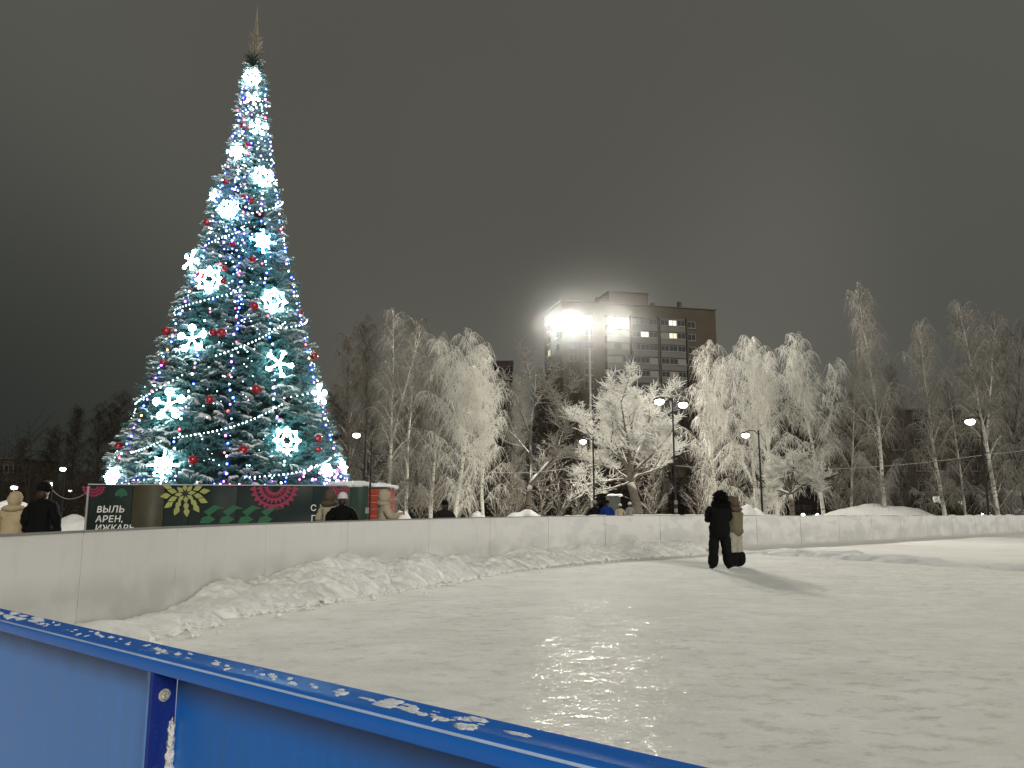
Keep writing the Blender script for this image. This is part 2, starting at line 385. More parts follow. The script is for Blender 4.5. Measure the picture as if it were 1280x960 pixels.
def heap(name, px, py_top, Y, wpx, label, group=None, seed=0, dep=2.5):
    x = X(px, Y); h = Z(py_top, Y) - .05; w = abs(X(px + wpx / 2, Y) - x); n = 46; V = []; F = []
    for i in range(n):
        for j in range(n):
            a, b = i / (n - 1) * 2 - 1, j / (n - 1) * 2 - 1
            r = min(1, math.hypot(a, b)); e = (1 - r * r) ** .55
            z = h * e * (.92 + .14 * noise.noise(Vector((a * 2.3, b * 2.3, seed)))) + .09 * e ** .5 * noise.fractal(Vector((a * w * 1.3, b * dep * 1.3, seed)), .8, 2, 4)
            V.append((a * w, b * dep, max(0, z)))
    for i in range(n - 1):
        for j in range(n - 1): F.append((i * n + j, (i + 1) * n + j, (i + 1) * n + j + 1, i * n + j + 1))
    o = link_mesh(name, mesh_np(name, V, F), M['bank'], loc=(x, Y, .04), smooth=True); tag(o, label, 'snow pile', group)
SP = 'snow piles beyond the rink wall'
heap('snow_pile', 1100, 628, 47, 170, 'long low white snow pile beyond the wall at right, under the tallest birch', SP, 1)
heap('snow_pile', 935, 631, 40, 62, 'small snow pile just right of the couple on the ice, beyond the wall', SP, 2, 1.6)
heap('snow_pile', 655, 636.5, 36, 80, 'snow pile beyond the wall to the left of the huddled trio', SP, 3, 1.5)
heap('snow_pile', 596, 637, 33, 34, 'snow pile just right of the person in the dark coat', SP, 4, 1.2)
heap('snow_pile', 503, 636, 30, 36, 'snow pile beside the cream coated person in the knitted cap', SP, 5, 1.1)
heap('snow_pile', 20, 625, 40, 90, 'bright snow pile behind the pair at far left', SP, 6, 2)
heap('snow_pile', 96, 642, 34, 85, 'snow pile between the man in black at far left and the green podium', SP, 7, 1.4)

# ------------------------------------------------------------------ white rink wall
def wall():
    root = tag(empty('rink_wall', (path[0].x, path[0].y, 0)), 'curved white rink wall of smooth panels round the far side of the ice', 'rink wall')
    off = Vector((path[0].x, path[0].y, 0))
    def strip(s0, s1, d0, d1, z0f, z1f, name, m):
        k = max(3, int((s1 - s0) / .22)); V = []; F = []
        for i in range(k + 1):
            s = s0 + (s1 - s0) * i / k; p = wall_at(s); n_ = wall_n(s)
            for d, z in ((d0, z0f(p)), (d0, z1f(p)), (d1, z1f(p)), (d1, z0f(p))): V.append((p[0] + n_[0] * d - off.x, p[1] + n_[1] * d - off.y, z))
        for i in range(k):
            for j in range(4): F.append((i * 4 + j, i * 4 + (j + 1) % 4, (i + 1) * 4 + (j + 1) % 4, (i + 1) * 4 + j))
        F += [(0, 3, 2, 1), (k * 4, k * 4 + 1, k * 4 + 2, k * 4 + 3)]
        return link_mesh(name, mesh_np(name, V, F), m, root)
    joints = [0, 2.4]
    for px in (105, 220.5, 333, 437, 535, 614):          # the seams that show in the photo
        d = [abs((640 + 960 * PA[i, 0] / (PA[i, 1] * math.cos(PITCH) - (1.0 - 1.5) * math.sin(PITCH) * -1)) - px) for i in range(len(PA))]
        joints.append(acc[int(np.argmin(d))])
    while joints[-1] < acc[-1] - 3: joints.append(joints[-1] + 2.55)
    joints.append(acc[-1])
    for a, b in zip(joints[:-1], joints[1:]):
        strip(a + .010, b - .010, -.045, 0.0, lambda p: -.02, lambda p: p[2] - .022, 'panel', M['wall'])
        strip(a - .006, b - .0061 - .0, -.07, -.047, lambda p: -.02, lambda p: p[2] - .03, 'backing', M['gap'])
    strip(0, acc[-1], -.085, .012, lambda p: p[2] - .02, lambda p: p[2], 'top_rail', M['walledge'])
    for j in joints[3:22]:
        mb = MB(); p = wall_at(j); n_ = wall_n(j); mb.box((p[0] - n_[0] * .12 - off.x, p[1] - n_[1] * .12 - off.y, p[2] / 2), (.07, .09, p[2] - .06), math.atan2(n_[1], n_[0]))
        mb.build('post', M['dark_metal'], root)
    mb = MB()
    for i in range(60):
        s = rnd.uniform(18, acc[-1] - 4); p = wall_at(s)
        mb.ell((p[0] - off.x, p[1] - off.y, p[2]), (rnd.uniform(.15, .5), .05, rnd.uniform(.012, .03)), 8, 5, .3, Matrix.Rotation(math.atan2(*wall_n(s)[::-1]) + math.pi / 2, 3, 'Z'))
    o = mb.build('snow_cap', M['bank'], root, smooth=True); o['label'] = 'thin scraps of snow lying on the wall top'
wall()

# ------------------------------------------------------------------ blue board in front
def blue_board():
    A = G(0, 761, 1.2); B = G(880, 960, 1.2); u = (B - A).normalized(); v = Vector((u.y, -u.x, 0)); v = v if v.y < 0 else -v
    root = tag(empty('blue_board', (A.x, A.y, 0)), 'blue painted metal rink board in the foreground with snow on its rail', 'rink board')
    rz = math.atan2(u.y, u.x); root.rotation_euler = (0, 0, rz)        # local x along the board, local -y towards the viewer
    sgn = -1
    # where the bolted joint is
    best = min((abs((lambda q: 640 + 960 * q.x / (q.y * math.cos(PITCH) + (1.15 - 1.5) * math.sin(PITCH)))(A + u * (t * .002) + v * .062) - 187), t * .002) for t in range(0, 1000))[1]
    J = best; x0, x1 = -2.2, 3.2
    def prof(pts, xa, xb, name, m):
        mb = MB(); n = len(pts); vs = [(xa, y, z) for y, z in pts] + [(xb, y, z) for y, z in pts]
        mb.add(vs, [tuple(range(n)), tuple(range(n, 2 * n))[::-1]] + [(i, n + i, n + (i + 1) % n, (i + 1) % n) for i in range(n)])
        o = mb.build(name, m, root)
        bv = o.modifiers.new('b', 'BEVEL'); bv.width = .0025; bv.segments = 3; bv.limit_method = 'ANGLE'
        for pl in o.data.polygons: pl.use_smooth = True
        return o
    prof([(0.006, 1.2), (.004, 1.2), (-.05, 1.2), (-.060, 1.196), (-.064, 1.188), (-.064, 1.166), (-.058, 1.164), (-.058, 1.186), (-.052, 1.190), (.006, 1.190)], x0, x1, 'top_rail', M['rail'])
    mb = MB(); mb.tube([(x0, -.0632, 1.1925), (x1, -.0632, 1.1925)], .0023, 8); mb.build('edge_highlight', mat('edge_highlight', (.42, .52, .72), .25, .35, 14, spec=.8), root, smooth=True)  # pale bead: the bright highlight along the rail edge, put in as colour
    for xa, xb, m in ((x0, J - .010, M['blue_sheen']), (J + .012, x1, M['blue'])):
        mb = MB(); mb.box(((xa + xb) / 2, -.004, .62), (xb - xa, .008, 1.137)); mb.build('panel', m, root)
    for xa, m in ((J - .012, M['blue_sheen']), (J + .0012, M['blue_shade'])):
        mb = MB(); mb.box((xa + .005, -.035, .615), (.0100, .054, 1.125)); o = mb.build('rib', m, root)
        bv = o.modifiers.new('b', 'BEVEL'); bv.width = .0018; bv.segments = 2
    for z in (1.118, .62):
        mb = MB(); c = Vector((J + .0135, -.036, z))
        mb.tube([c, c + Vector((.002, 0, 0))], .0125, 20); hexr = .0095
        mb.tube([c + Vector((.002, 0, 0)), c + Vector((.007, 0, 0)), c + Vector((.0085, 0, 0))], [hexr, hexr, hexr * .8], 6)
        mb.tube([c + Vector((.0085, 0, 0)), c + Vector((.012, 0, 0))], [.0052, .0048], 12)
        mb.build('bolt', M['steel'], root)
    mb = MB()                                                          # snow stuck in the joint corner
    for z, r in ((1.045, .011), (1.02, .014), (.995, .016), (.966, .02), (.935, .024), (.90, .026), (.86, .027), (.82, .028)):
        mb.ell((J + .014, -.016, z), (.009, .011 * r / .02, .021), 12, 9, .5)
    mb.build('snow_clump', M['bank'], root, smooth=True)
    mb = MB()
    def on_rail(t, w, d, h): mb.ell((t, -.03 + rnd.uniform(-.018, .018), 1.199), (w, d, h), 12, 7, .7)
    RS = mat('rail_snow', (.80, .83, .86), .8, .08, 40, .5)
    for i in range(11): mb = MB(); on_rail(.10 + .26 * i / 10 + rnd.uniform(-.02, .02), rnd.uniform(.015, .035), rnd.uniform(.006, .014), rnd.uniform(.003, .006)); mb.build('snow_patch', RS, root, smooth=True)
    mb = MB()
    for i in range(75): on_rail(rnd.uniform(.35, 1.9), rnd.uniform(.003, .013), rnd.uniform(.002, .007), rnd.uniform(.0012, .004))
    for i in range(16): on_rail(rnd.gauss(1.72, .09), rnd.uniform(.008, .03), rnd.uniform(.004, .010), rnd.uniform(.002, .004))
    o = mb.build('snow_crumbs', RS, root, smooth=True); o['kind'] = 'stuff'
blue_board()

# ------------------------------------------------------------------ christmas tree
TC = Vector((X(281, 26) + .17, 26, 2.0))          # axis at the podium top
TH = Z(75, 26.0) - TC.z                     # height of the needle cone
PROF = [(0, 3.66), (.04, 3.66), (.10, 3.32), (.195, 2.84), (.28, 2.50), (.372, 2.12), (.46, 1.74), (.554, 1.37), (.65, 1.08), (.745, .82), (.847, .54), (.945, .32), (1, .16)]
PT, PR = zip(*PROF)
def tr(t): return float(np.interp(t, PT, PR))
def cone_hit(px, py, push=0.0):
    d = ray(px, py); best = None; s = 12.0; prev = None
    while s < 60:
        q = EYE + d * s; t = (q.z - TC.z) / TH
        if -.02 <= t <= 1:
            g = math.hypot(q.x - TC.x, q.y - TC.y) - tr(t) - push
            if g < 0: return q
            if best is None or g < best[0]: best = (g, q)
        s += .03
    q = best[1]; t = (q.z - TC.z) / TH; a = math.atan2(q.y - TC.y, q.x - TC.x)
    return Vector((TC.x + math.cos(a) * tr(t), TC.y + math.sin(a) * tr(t), q.z))
M['needles'] = None
def needle_mat():
    m, nt, b = nodes('artificial_needles')
    f = noise_n(nt, 2.0, 3); f2 = noise_n(nt, 14, 2)
    c = mixc(nt, ramp(nt, f, .3, .7), (.028, .11, .108), (.07, .215, .215))
    c = mixc(nt, ramp(nt, f2, .52, .68, 0, .75), c, (.25, .38, .40))
    L(nt, c, b.inputs['Base Color']); b.inputs['Roughness'].default_value = .45; b.inputs['Specular IOR Level'].default_value = .4
    return m
M['needles'] = needle_mat()
def sprig_template(seed):
    """one flat fan spray along +x (length about 1): branchlets (list of polylines)"""
    r = random.Random(seed); br = [([Vector((0, 0, 0)), Vector((.35, 0, .04)), Vector((.7, r.uniform(-.05, .05), .02)), Vector((1, r.uniform(-.1, .1), -.08))])]
    for k in range(3):
        x = .18 + .25 * k
        for sd in (-1, 1):
            l = (.52 - .12 * k) * r.uniform(.8, 1.15); a = RD(r.uniform(38, 55)) * sd
            p0 = Vector((x, 0, .03)); dd = Vector((math.cos(a), math.sin(a), r.uniform(-.1, .15)))
            br.append([p0, p0 + dd * l * .4, p0 + dd * l * .75 + Vector((0, 0, -.03)), p0 + dd * l + Vector((.02, 0, -.10 * l * 2))])
    return br
def pl(poly, t):
    f = t * (len(poly) - 1); i = min(int(f), len(poly) - 2); return poly[i].lerp(poly[i + 1], f - i)
TPL = []
for sd in range(6):
    br = sprig_template(sd); r = random.Random(100 + sd); tris = []
    for poly in br:
        ln = sum((b - a).length for a, b in zip(poly[:-1], poly[1:])); n = int(34 * ln)
        for i in range(n):
            t = (i + r.random()) / n; p = pl(poly, t); d = (pl(poly, min(1, t + .1)) - pl(poly, max(0, t - .1))).normalized()
            o = d.orthogonal().normalized(); o.rotate(Quaternion(d, r.uniform(0, 6.283)))
            tip = p + (d * .75 + o * .8).normalized() * r.uniform(.13, .2); wd = d.cross(o) * .014
            tris += [p - wd, p + wd, tip]
    T = np.array([tuple(v) for v in tris])
    S = np.array([[tuple(p + Vector((0, 0, .045))) for p in poly] for poly in br])
    TPL.append((T, S))
def flake_spots():
    return [(315, 98, 24, 0), (322, 160, 22, 1), (296, 190, 24, 2), (328, 222, 30, 3), (286, 262, 29, 0), (328, 302, 35, 2), (262, 350, 37, 3), (342, 376, 38, 3), (241, 424, 40, 1), (348, 455, 41, 4),
            (212, 506, 46, 1), (358, 551, 40, 3), (205, 582, 42, 2), (142, 596, 26, 0), (240, 327, 30, 4), (398, 494, 30, 1), (431, 584, 24, 2), (316, 124, 18, 4), (262, 245, 18, 4), (407, 588, 20, 0)]
FL = flake_spots()
def christmas_tree():
    root = tag(empty('christmas_tree', TC), 'tall snowy artificial christmas tree glowing with blue and white lights on a green podium', 'christmas tree')
    mb = MB(); mb.tube([(0, 0, -.6), (0, 0, TH)], [.22, .05], 10); mb.build('trunk', M['bark_dark'], root)
    ts = np.linspace(0, .99, 26); mb = MB(); mb.tube([(0, 0, TH * t) for t in ts], [max(.03, tr(t) - .55) for t in ts], 40)
    mb.build('frame', mat('dark_green_net', (.008, .022, .018), .9), root)
    nV = []; sP = []; sR = []
    flp = [cone_hit(a, b) - TC for a, b, _, _ in FL]
    t = 0.0; rows = 0
    while t < .985:
        r0 = tr(t); sp = .235 if r0 > 1 else .20; n = max(8, int(2 * math.pi * r0 / sp))
        for k in range(n):
            az = 2 * math.pi * (k + rnd.random() * .8) / n + rows * .5; tt = min(.99, max(0, t + rnd.uniform(-.008, .008)))
            inset = rnd.choice((.55, .4, .3, .3, .5, .7)); r_ = tr(tt) - inset * min(1, r0 / 1.2)
            base = Vector((math.cos(az) * r_, math.sin(az) * r_, tt * TH))
            ln = rnd.uniform(.36, .64) * (1 if r0 > 1 else .6); elev = RD(rnd.uniform(-18, 34))
            yaw = az + rnd.uniform(-.5, .5); roll = rnd.uniform(-.5, .5)
            R_ = Matrix.Rotation(yaw, 3, 'Z') @ Matrix.Rotation(-elev, 3, 'Y') @ Matrix.Rotation(roll, 3, 'X')
            Rn = np.array(R_) * ln; T, S = TPL[rnd.randrange(6)]
            if -TC.y * math.sin(az) + -TC.x * math.cos(az) > -18:          # the far side keeps a thinner coat
                nV.append(T @ Rn.T + np.array(base))
            elif rnd.random() < .45: nV.append(T @ Rn.T + np.array(base))
            side = -math.cos(az - math.atan2(-TC.y, -TC.x) - 1.2) * .5 + .5     # the left carries more snow
            nz = noise.noise(base * .55)
            if rnd.random() < .26 + .34 * side + .6 * nz:
                Sw = S @ Rn.T + np.array(base); Sw[:, :, 2] += .028
                w = rnd.uniform(.015, .038) * (1 if r0 > 1 else .7)
                keep = rng.random(len(Sw)) < .82
                sP.append(Sw[keep]); sR.append(np.tile(np.array([.5, 1.1, 1.25, .45]) * w, (int(keep.sum()), 1)) * rng.uniform(.6, 1.25, (int(keep.sum()), 4)))
        t += sp * .80 / TH; rows += 1
    V = np.concatenate(nV); F = np.arange(len(V)).reshape(-1, 3)
    # keep needles from burying the light figures
    cen = V.reshape(-1, 3, 3).mean(1); ok = np.ones(len(cen), bool)
    def blocked(c):
        m_ = np.zeros(len(c), bool)
        for (a, b, dpx, _), fp in zip(FL, flp):
            f = np.array(fp); out = np.array([f[0], f[1], 0]) / (np.hypot(f[0], f[1]) + 1e-6); rr = dpx * .5 * 26 / 960 * 1.05
            dlt = c - f; along = dlt @ out; per = np.linalg.norm(dlt - along[:, None] * out, axis=1)
            m_ |= (per < rr) & (along > -.05)
        return m_
    ok = ~blocked(cen) | (rng.random(len(cen)) < .36)
    me = mesh_np('needles', V, F[ok]); link_mesh('needles', me, M['needles'], root)
    Pt = np.concatenate(sP); Rd_ = np.concatenate(sR)
    okS = ~blocked(Pt.mean(1)) | (rng.random(len(Pt)) < .2)
    Vv, Ff = tubes_np(Pt[okS], Rd_[okS], 5)
    link_mesh('snow', mesh_np('snow', Vv, Ff), mat('tree_snow', (.66, .65, .62), .8, .15, 3), root, smooth=True)
    return root
christmas_tree()
# top spire of straw-coloured frosted twigs
def topper():
    b = P(318, 76, 26); root = tag(empty('tree_topper', b), 'straw coloured spire of frosted twigs on the tip of the christmas tree', 'tree topper')
    top = P(318.5, 6, 26).z - b.z; mb = MB()
    for i in range(10):
        a = i * .628; mb.tube([(math.cos(a) * .1, math.sin(a) * .1, 0), (math.cos(a) * .11, math.sin(a) * .11, top * .28), (math.cos(a) * .06, math.sin(a) * .07, top * .55), (0, 0, top * rnd.uniform(.85, 1))], [.018, .02, .014, .008], 5)
    mb.tube([(0, 0, 0), (0, 0, top * .5), (0, 0, top)], [.06, .035, .012], 6)
    mb.build('spire', mat('straw', (.20, .175, .13), .8, .3, 20), root)
    mb = MB()
    for i in range(55):
        a = rnd.uniform(0, 6.28); z = rnd.uniform(.02, top * .45); r = rnd.uniform(.12, .34) * (1 - z / top)
        p = Vector((math.cos(a) * .1, math.sin(a) * .1, z)); mb.tube([p, p + Vector((math.cos(a) * r, math.sin(a) * r, rnd.uniform(.05, .35)))], [.011, .004], 4)
    mb.build('frosted_sprig', mat('pale_straw', (.24, .215, .17), .8, .3, 20), root)
    mb = MB()
    for i in range(110):
        a = rnd.uniform(0, 6.28); p = Vector((0, 0, rnd.uniform(-.35, .12))); r = rnd.uniform(.18, .40)
        mb.tube([p, p + Vector((math.cos(a) * r, math.sin(a) * r, rnd.uniform(-.05, .22)))], [.02, .006], 4)
    mb.build('collar', mat('dark_sprig', (.02, .028, .024), .8), root)
topper()
# lit snowflake figures
FLM = emit('snowflake_led', (.55, .92, 1.0), 30.0); FLB = emit('blue_white_led', (.22, .58, 1.0), 46.0)
class LedLine(MB):
    """tube replacement: a chain of small uneven light lobes along each line of the figure"""
    def tube(self, pts, rad, n=6, cap=True):
        pts = [Vector(p) for p in pts]; r = rad if not isinstance(rad, (list, tuple)) else rad[0]
        for a, b in zip(pts[:-1], pts[1:]):
            k = max(1, int((b - a).length / (r * 1.1)))
            for i in range(k + 1):
                q = a.lerp(b, i / max(1, k)) + Vector((rnd.gauss(0, r * .25), rnd.gauss(0, r * .25), rnd.gauss(0, r * .25))); s_ = r * rnd.uniform(.75, 1.3)
                self.ell(q, (s_, s_, s_), 6, 4)
        return self
def flake_shape(kind, r):
    mb = LedLine(); w = .027
    def arm(a, l, tw=w):
        d = Vector((math.cos(a), math.sin(a), 0)); mb.tube([(0, 0, 0), d * l], tw, 6)
        return d
    def ringpoly(pts): mb.tube(pts + [pts[0], pts[1]], w, 6, False)
    if kind == 0:
        for k in range(6):
            d = arm(k * math.pi / 3, r)
            for s in (-1, 1):
                e = Vector((math.cos(k * math.pi / 3 + s * .8), math.sin(k * math.pi / 3 + s * .8), 0)); mb.tube([d * r * .5, d * r * .5 + e * r * .4], w, 6)
    elif kind == 1:
        for k in range(5):
            a = k * 1.2566 + .4; d = Vector((math.cos(a), math.sin(a), 0)); mb.tube([d * 0, d * r * .8], w, 6)
            pts = [d * r * .8 + Vector((math.cos(q), math.sin(q), 0)) * r * .2 for q in np.linspace(a - 2.4, a + 2.4, 9)]; mb.tube(pts, w, 6)
    elif kind == 2:
        for k in range(8): arm(k * math.pi / 4, r * (1 if k % 2 == 0 else .75), w * 1.1)
        ringpoly([Vector((math.cos(q), math.sin(q), 0)) * r * .5 for q in np.linspace(0, 6.283, 17)[:-1]])
    elif kind == 3:
        ringpoly([Vector((math.cos(q), math.sin(q), 0)) * r * (.95 if i % 2 == 0 else .72) for i, q in enumerate(np.linspace(0, 6.283, 17)[:-1])])
        ringpoly([Vector((math.cos(q), math.sin(q), 0)) * r * (.46 if i % 2 == 0 else .34) for i, q in enumerate(np.linspace(0, 6.283, 13)[:-1])])
        for k in range(8):
            d = Vector((math.cos(k * .7854), math.sin(k * .7854), 0)); mb.tube([d * r * (.36 if k % 2 == 0 else .75), d * r * 1.0], w, 6)
    else:
        for k in range(5):
            a = k * 1.2566 + 1.2; d = arm(a, r, w * 1.25)
            for s in (-.35, .35): e = Vector((math.cos(a + s), math.sin(a + s), 0)); mb.tube([d * r * .62, d * r * .55 + e * r * .42], w, 6)
    return mb
FLAB = ['topmost glowing snowflake light just under the straw spire of the tree', 'small lit snowflake near the tree top, right of the axis', 'lit snowflake left of the tree axis in the upper fifth',
        'ringed snowflake light in the upper third, right of centre', 'six armed snowflake light left of centre in the upper third', 'brightest blue white snowflake light, right of centre above mid height', 'half snowed ring of light at left, level with two red baubles',
        'flower shaped ring light on the right at mid height', 'broken star light at left between two red baubles at mid height', 'five armed star light below the flower shaped ring on the right', 'broad loop armed light figure on the lower left',
        'lowest ring shaped flower light on the right', 'bright white light figure low on the left just above the podium', 'glare of white light at the bottom left corner of the tree', 'narrow lit figure seen edge on at the left outline of the upper half', 'slim vertical light figure on the right outline, lower half',
        'small light figure at the bottom right corner of the tree', 'little white star hanging below the topmost snowflake', 'little star light on the left outline near the upper third', 'small lit figure low at right above the pink bulbs']
for (px, py, dpx, kd), lb in zip(FL, FLAB):
    q = cone_hit(px, py, .08); r = dpx * .5 * (q - EYE).length / 960 * .82
    o = flake_shape(kd, r).build('snowflake_light', FLB if (px, py) == (328, 302) else FLM, smooth=True)
    out = Vector((q.x - TC.x, q.y - TC.y, .25 * math.hypot(q.x - TC.x, q.y - TC.y))).normalized()
    toc = (EYE - q).normalized(); nrm = (out * .65 + toc * .35).normalized()
    o.rotation_mode = 'QUATERNION'; o.rotation_quaternion = nrm.to_track_quat('Z', 'Y'); o.location = q + nrm * .06
    tag(o, lb, 'snowflake light', 'snowflake lights on the christmas tree')
# red baubles
BRED = mat('red_bauble', (.30, .008, .012), .22, .1, 4, spec=.6)
BL = [(266, 416, 'red bauble right of the broken star light at mid height', 4.6), (281, 336, 'red bauble beside the blue white snowflake, just left below it', 4), (250, 344, 'red bauble on the left at two fifths from the top, outer of a pair', 4.2), (279, 352, 'red bauble on the left at two fifths from the top, inner of a pair', 4.2),
      (316, 324, 'red bauble just below the brightest blue white snowflake', 4.6), (318, 383, 'snow capped red bauble left of the flower shaped ring', 5.8), (277, 416, 'red bauble hanging on the tree axis side of the broken star', 5.6), (208, 414, 'red bauble at the left outline at mid height', 5),
      (204, 454, 'dark red bauble near the left outline below mid height', 4.2), (321, 487, 'snow capped red bauble below and left of the five armed star', 6), (262, 500, 'red bauble with snow on top right of the loop armed figure', 5.4), (241, 575, 'red bauble low on the left next to the bright white figure', 5.8),
      (304, 563, 'red bauble low on the tree left of the lowest ring light', 6), (393, 445, 'red bauble near the right outline level with the five armed star', 4.6), (398, 548, 'red bauble at the right side level with the lowest ring light', 4.6), (398, 562, 'small red bauble right of the lowest ring light, lower of a pair', 3.6),
      (148, 558, 'red bauble at the left outline in the lowest fifth', 4.6), (192, 476, 'small reddish bauble at the left outline above the loop armed figure', 3.8), (375, 391, 'dark red bauble at the right outline beside the flower shaped ring', 3.6), (282, 228, 'red bauble at upper left, level with the ringed snowflake', 3.8),
      (305, 246, 'red bauble on the axis just above the six armed snowflake', 3.6), (314, 250, 'darker red bauble right of its twin above the six armed snowflake', 3.8), (258, 278, 'red bauble at the left outline by the six armed snowflake', 3.6), (291, 305, 'red bauble at the left of the brightest snowflake', 4),
      (304, 157, 'red bauble near the top left of the small lit snowflake', 3.4), (310, 181, 'red bauble on the axis in the upper fifth', 3.6), (355, 269, 'red bauble at the right outline in the upper third', 3.6), (308, 124, 'topmost red bauble under the white cap of light', 3.2), (413, 518, 'brownish red bauble at the right outline in the lower third', 4)]
def bauble(r):
    root = empty('bauble', (0, 0, 0)); mb = MB(); mb.ell((0, 0, 0), (1, 1, 1), 20, 14); o = mb.build('ball', BRED, root, smooth=True); 
    mb = MB(); mb.tube([(0, 0, .97), (0, 0, 1.15)], .22, 10); mb.build('cap', M['grey_metal'], root); return root
b0 = bauble(1)
snowcap = None
for i, (px, py, lb, r) in enumerate(BL):
    o = b0 if i == 0 else copy_tree(b0); q = cone_hit(px, py, .12); rr = r * (q - EYE).length / 960 * .95
    o.location = q; o.scale = (rr, rr, rr); tag(o, lb, 'bauble', 'red baubles on the christmas tree')
# light strings
BULB = bpy.data.meshes.new('bulb'); _b = MB(); _b.ell((0, 0, 0), (1, 1, 1), 6, 4); BULB.from_pydata(_b.v, [], _b.f); BULB.update(); BULB.polygons.foreach_set('use_smooth', np.ones(len(BULB.polygons), bool))
LED = {'w': emit('white_led', (.62, .90, 1), 7), 'b': emit('blue_led', (.05, .10, 1), 22), 'v': emit('violet_led', (.26, .10, 1), 18), 'r': emit('red_led', (1, .05, .10), 10), 'o': emit('warm_led', (1, .62, .25), 10), 'p': emit('pink_led', (1, .25, .75), 12)}
BM = {}
for k, m in LED.items(): BM[k] = BULB.copy(); BM[k].materials.append(m)
WIRE = mat('green_wire', (.02, .03, .025), .6)
def light_string(pts, cols, size, label, group):
    root = tag(empty('light_string', pts[0]), label, 'light string', group); o0 = pts[0]
    mb = MB(); mb.tube([p - o0 for p in pts], .008, 4); mb.build('wire', WIRE, root)
    for i, p in enumerate(pts[:99]):
        c = cols[i % len(cols)] if isinstance(cols, str) else cols(i); b = bpy.data.objects.new('bulb', BM[c]); C.objects.link(b); b.parent = root
        out = Vector((p.x - TC.x, p.y - TC.y, 0)).normalized()
        b.location = p - o0 + out * .03; s = size * rnd.uniform(.8, 1.2); b.scale = (s, s, s)
def cone_line(pa, pb, n, sag=0.0, push=.12, jit=0.0):
    a = cone_hit(*pa) - TC; b = cone_hit(*pb) - TC; aa = math.atan2(a.y, a.x); ab = math.atan2(b.y, b.x)
    if ab - aa > math.pi: ab -= 2 * math.pi
    if aa - ab > math.pi: ab += 2 * math.pi
    out = []
    for i in range(n):
        t = i / (n - 1); z = a.z + (b.z - a.z) * t - sag * math.sin(math.pi * t) + rnd.uniform(-jit, jit); az = aa + (ab - aa) * t + rnd.uniform(-jit, jit) / max(.5, tr(z / TH)); r = tr(max(0, min(1, z / TH))) + push
        out.append(TC + Vector((math.cos(az) * r, math.sin(az) * r, z)))
    return out
GG = 'white light garlands slung across the christmas tree'
for a, b, n, sag, lb in [((222, 548), (349, 506), 40, .22, 'white bead garland sloping up across the lower third of the tree'), ((305, 597), (408, 573), 34, .15, 'lowest white bead garland at the right foot of the tree'), ((272, 446), (352, 404), 30, .1, 'white bead garland climbing towards the flower shaped ring'),
                         ((352, 498), (402, 480), 18, .05, 'short white garland at right below the five armed star'), ((292, 276), (350, 252), 24, .05, 'upper white garland under the ringed snowflake'), ((176, 505), (232, 470), 22, .1, 'white garland at left above the loop armed figure'), 
                         ((170, 566), (206, 552), 16, .05, 'short white garland low at left above the bright white figure'), ((296, 228), (306, 205), 10, 0, 'tiny white garland in the upper quarter, left of the axis'), ((225, 388), (300, 366), 26, .1, 'white garland across the left half at mid height'), ((340, 412), (384, 400), 16, .05, 'white garland at right between flower ring and five armed star'),
                         ((300, 146), (332, 132), 12, .0, 'white garland near the very top of the tree'), ((262, 308), (300, 292), 16, .0, 'white garland left of the brightest snowflake')]:
    light_string(cone_line(a, b, int(n * .72), sag), 'w', .024, lb, GG)
GS = 'coloured light strings hanging down the christmas tree'
for (ax, bx), lb, cols in [((316, 281), 'coloured light string running down the axis of the tree', 'bvrbwvbrwb'), ((326, 420), 'blue light string down the right side near the outline', 'bbvwbrbob'), ((308, 150), 'blue and violet light string down the left outline', 'vbbwrvbob'),
                           ((312, 212), 'sparse coloured light string between axis and left outline', 'bwwvbwrw'), ((321, 350), 'sparse coloured light string between axis and right outline', 'wbwwvwrb')]:
    n = 62; pts = cone_line((ax, 112), (bx, 603), n, 0, .14, .07)
    light_string(pts, cols, .034, lb, GS)
light_string(cone_line((150, 604), (436, 603), 46, 0, .12, .16), 'pbvbwvbbpr', .024, 'string of pink, white and violet bulbs along the foot of the tree', GS)
pts = [cone_hit(rnd.gauss(412, 13), rnd.gauss(592, 7), .15) for _ in range(30)]; light_string(pts, 'pwpvp', .04, 'tangle of pink bulbs at the bottom right corner of the tree', GS)
pts = cone_line((300, 400), (296, 235), 34, 0, .16, .12); light_string(pts, 'bvbbw', .032, 'tangled blue bulbs on the axis beside the brightest snowflake', GS)
for (a, b), lb in [(((128, 590), (310, 118)), 'cool white net of small bulbs over the left flank of the tree'), (((440, 592), (330, 118)), 'cool white net of small bulbs over the right flank of the tree'), (((255, 600), (318, 120)), 'cool white net of small bulbs over the left middle of the tree'), (((330, 600), (320, 120)), 'cool white net of small bulbs over the right middle of the tree')]:
    pts = cone_line(a, b, 99, 0, .05, .55); rnd.shuffle(pts); pts.sort(key=lambda p: p.z)
    pts = [p for p in pts]; root = tag(empty('light_net', pts[0]), lb, 'light net', 'light nets on the christmas tree')
    for p in pts:
        bo = bpy.data.objects.new('bulb', BM['w']); C.objects.link(bo); bo.parent = root; bo.location = p - pts[0]; s = .016 * rnd.uniform(.6, 1.5); bo.scale = (s, s, s)

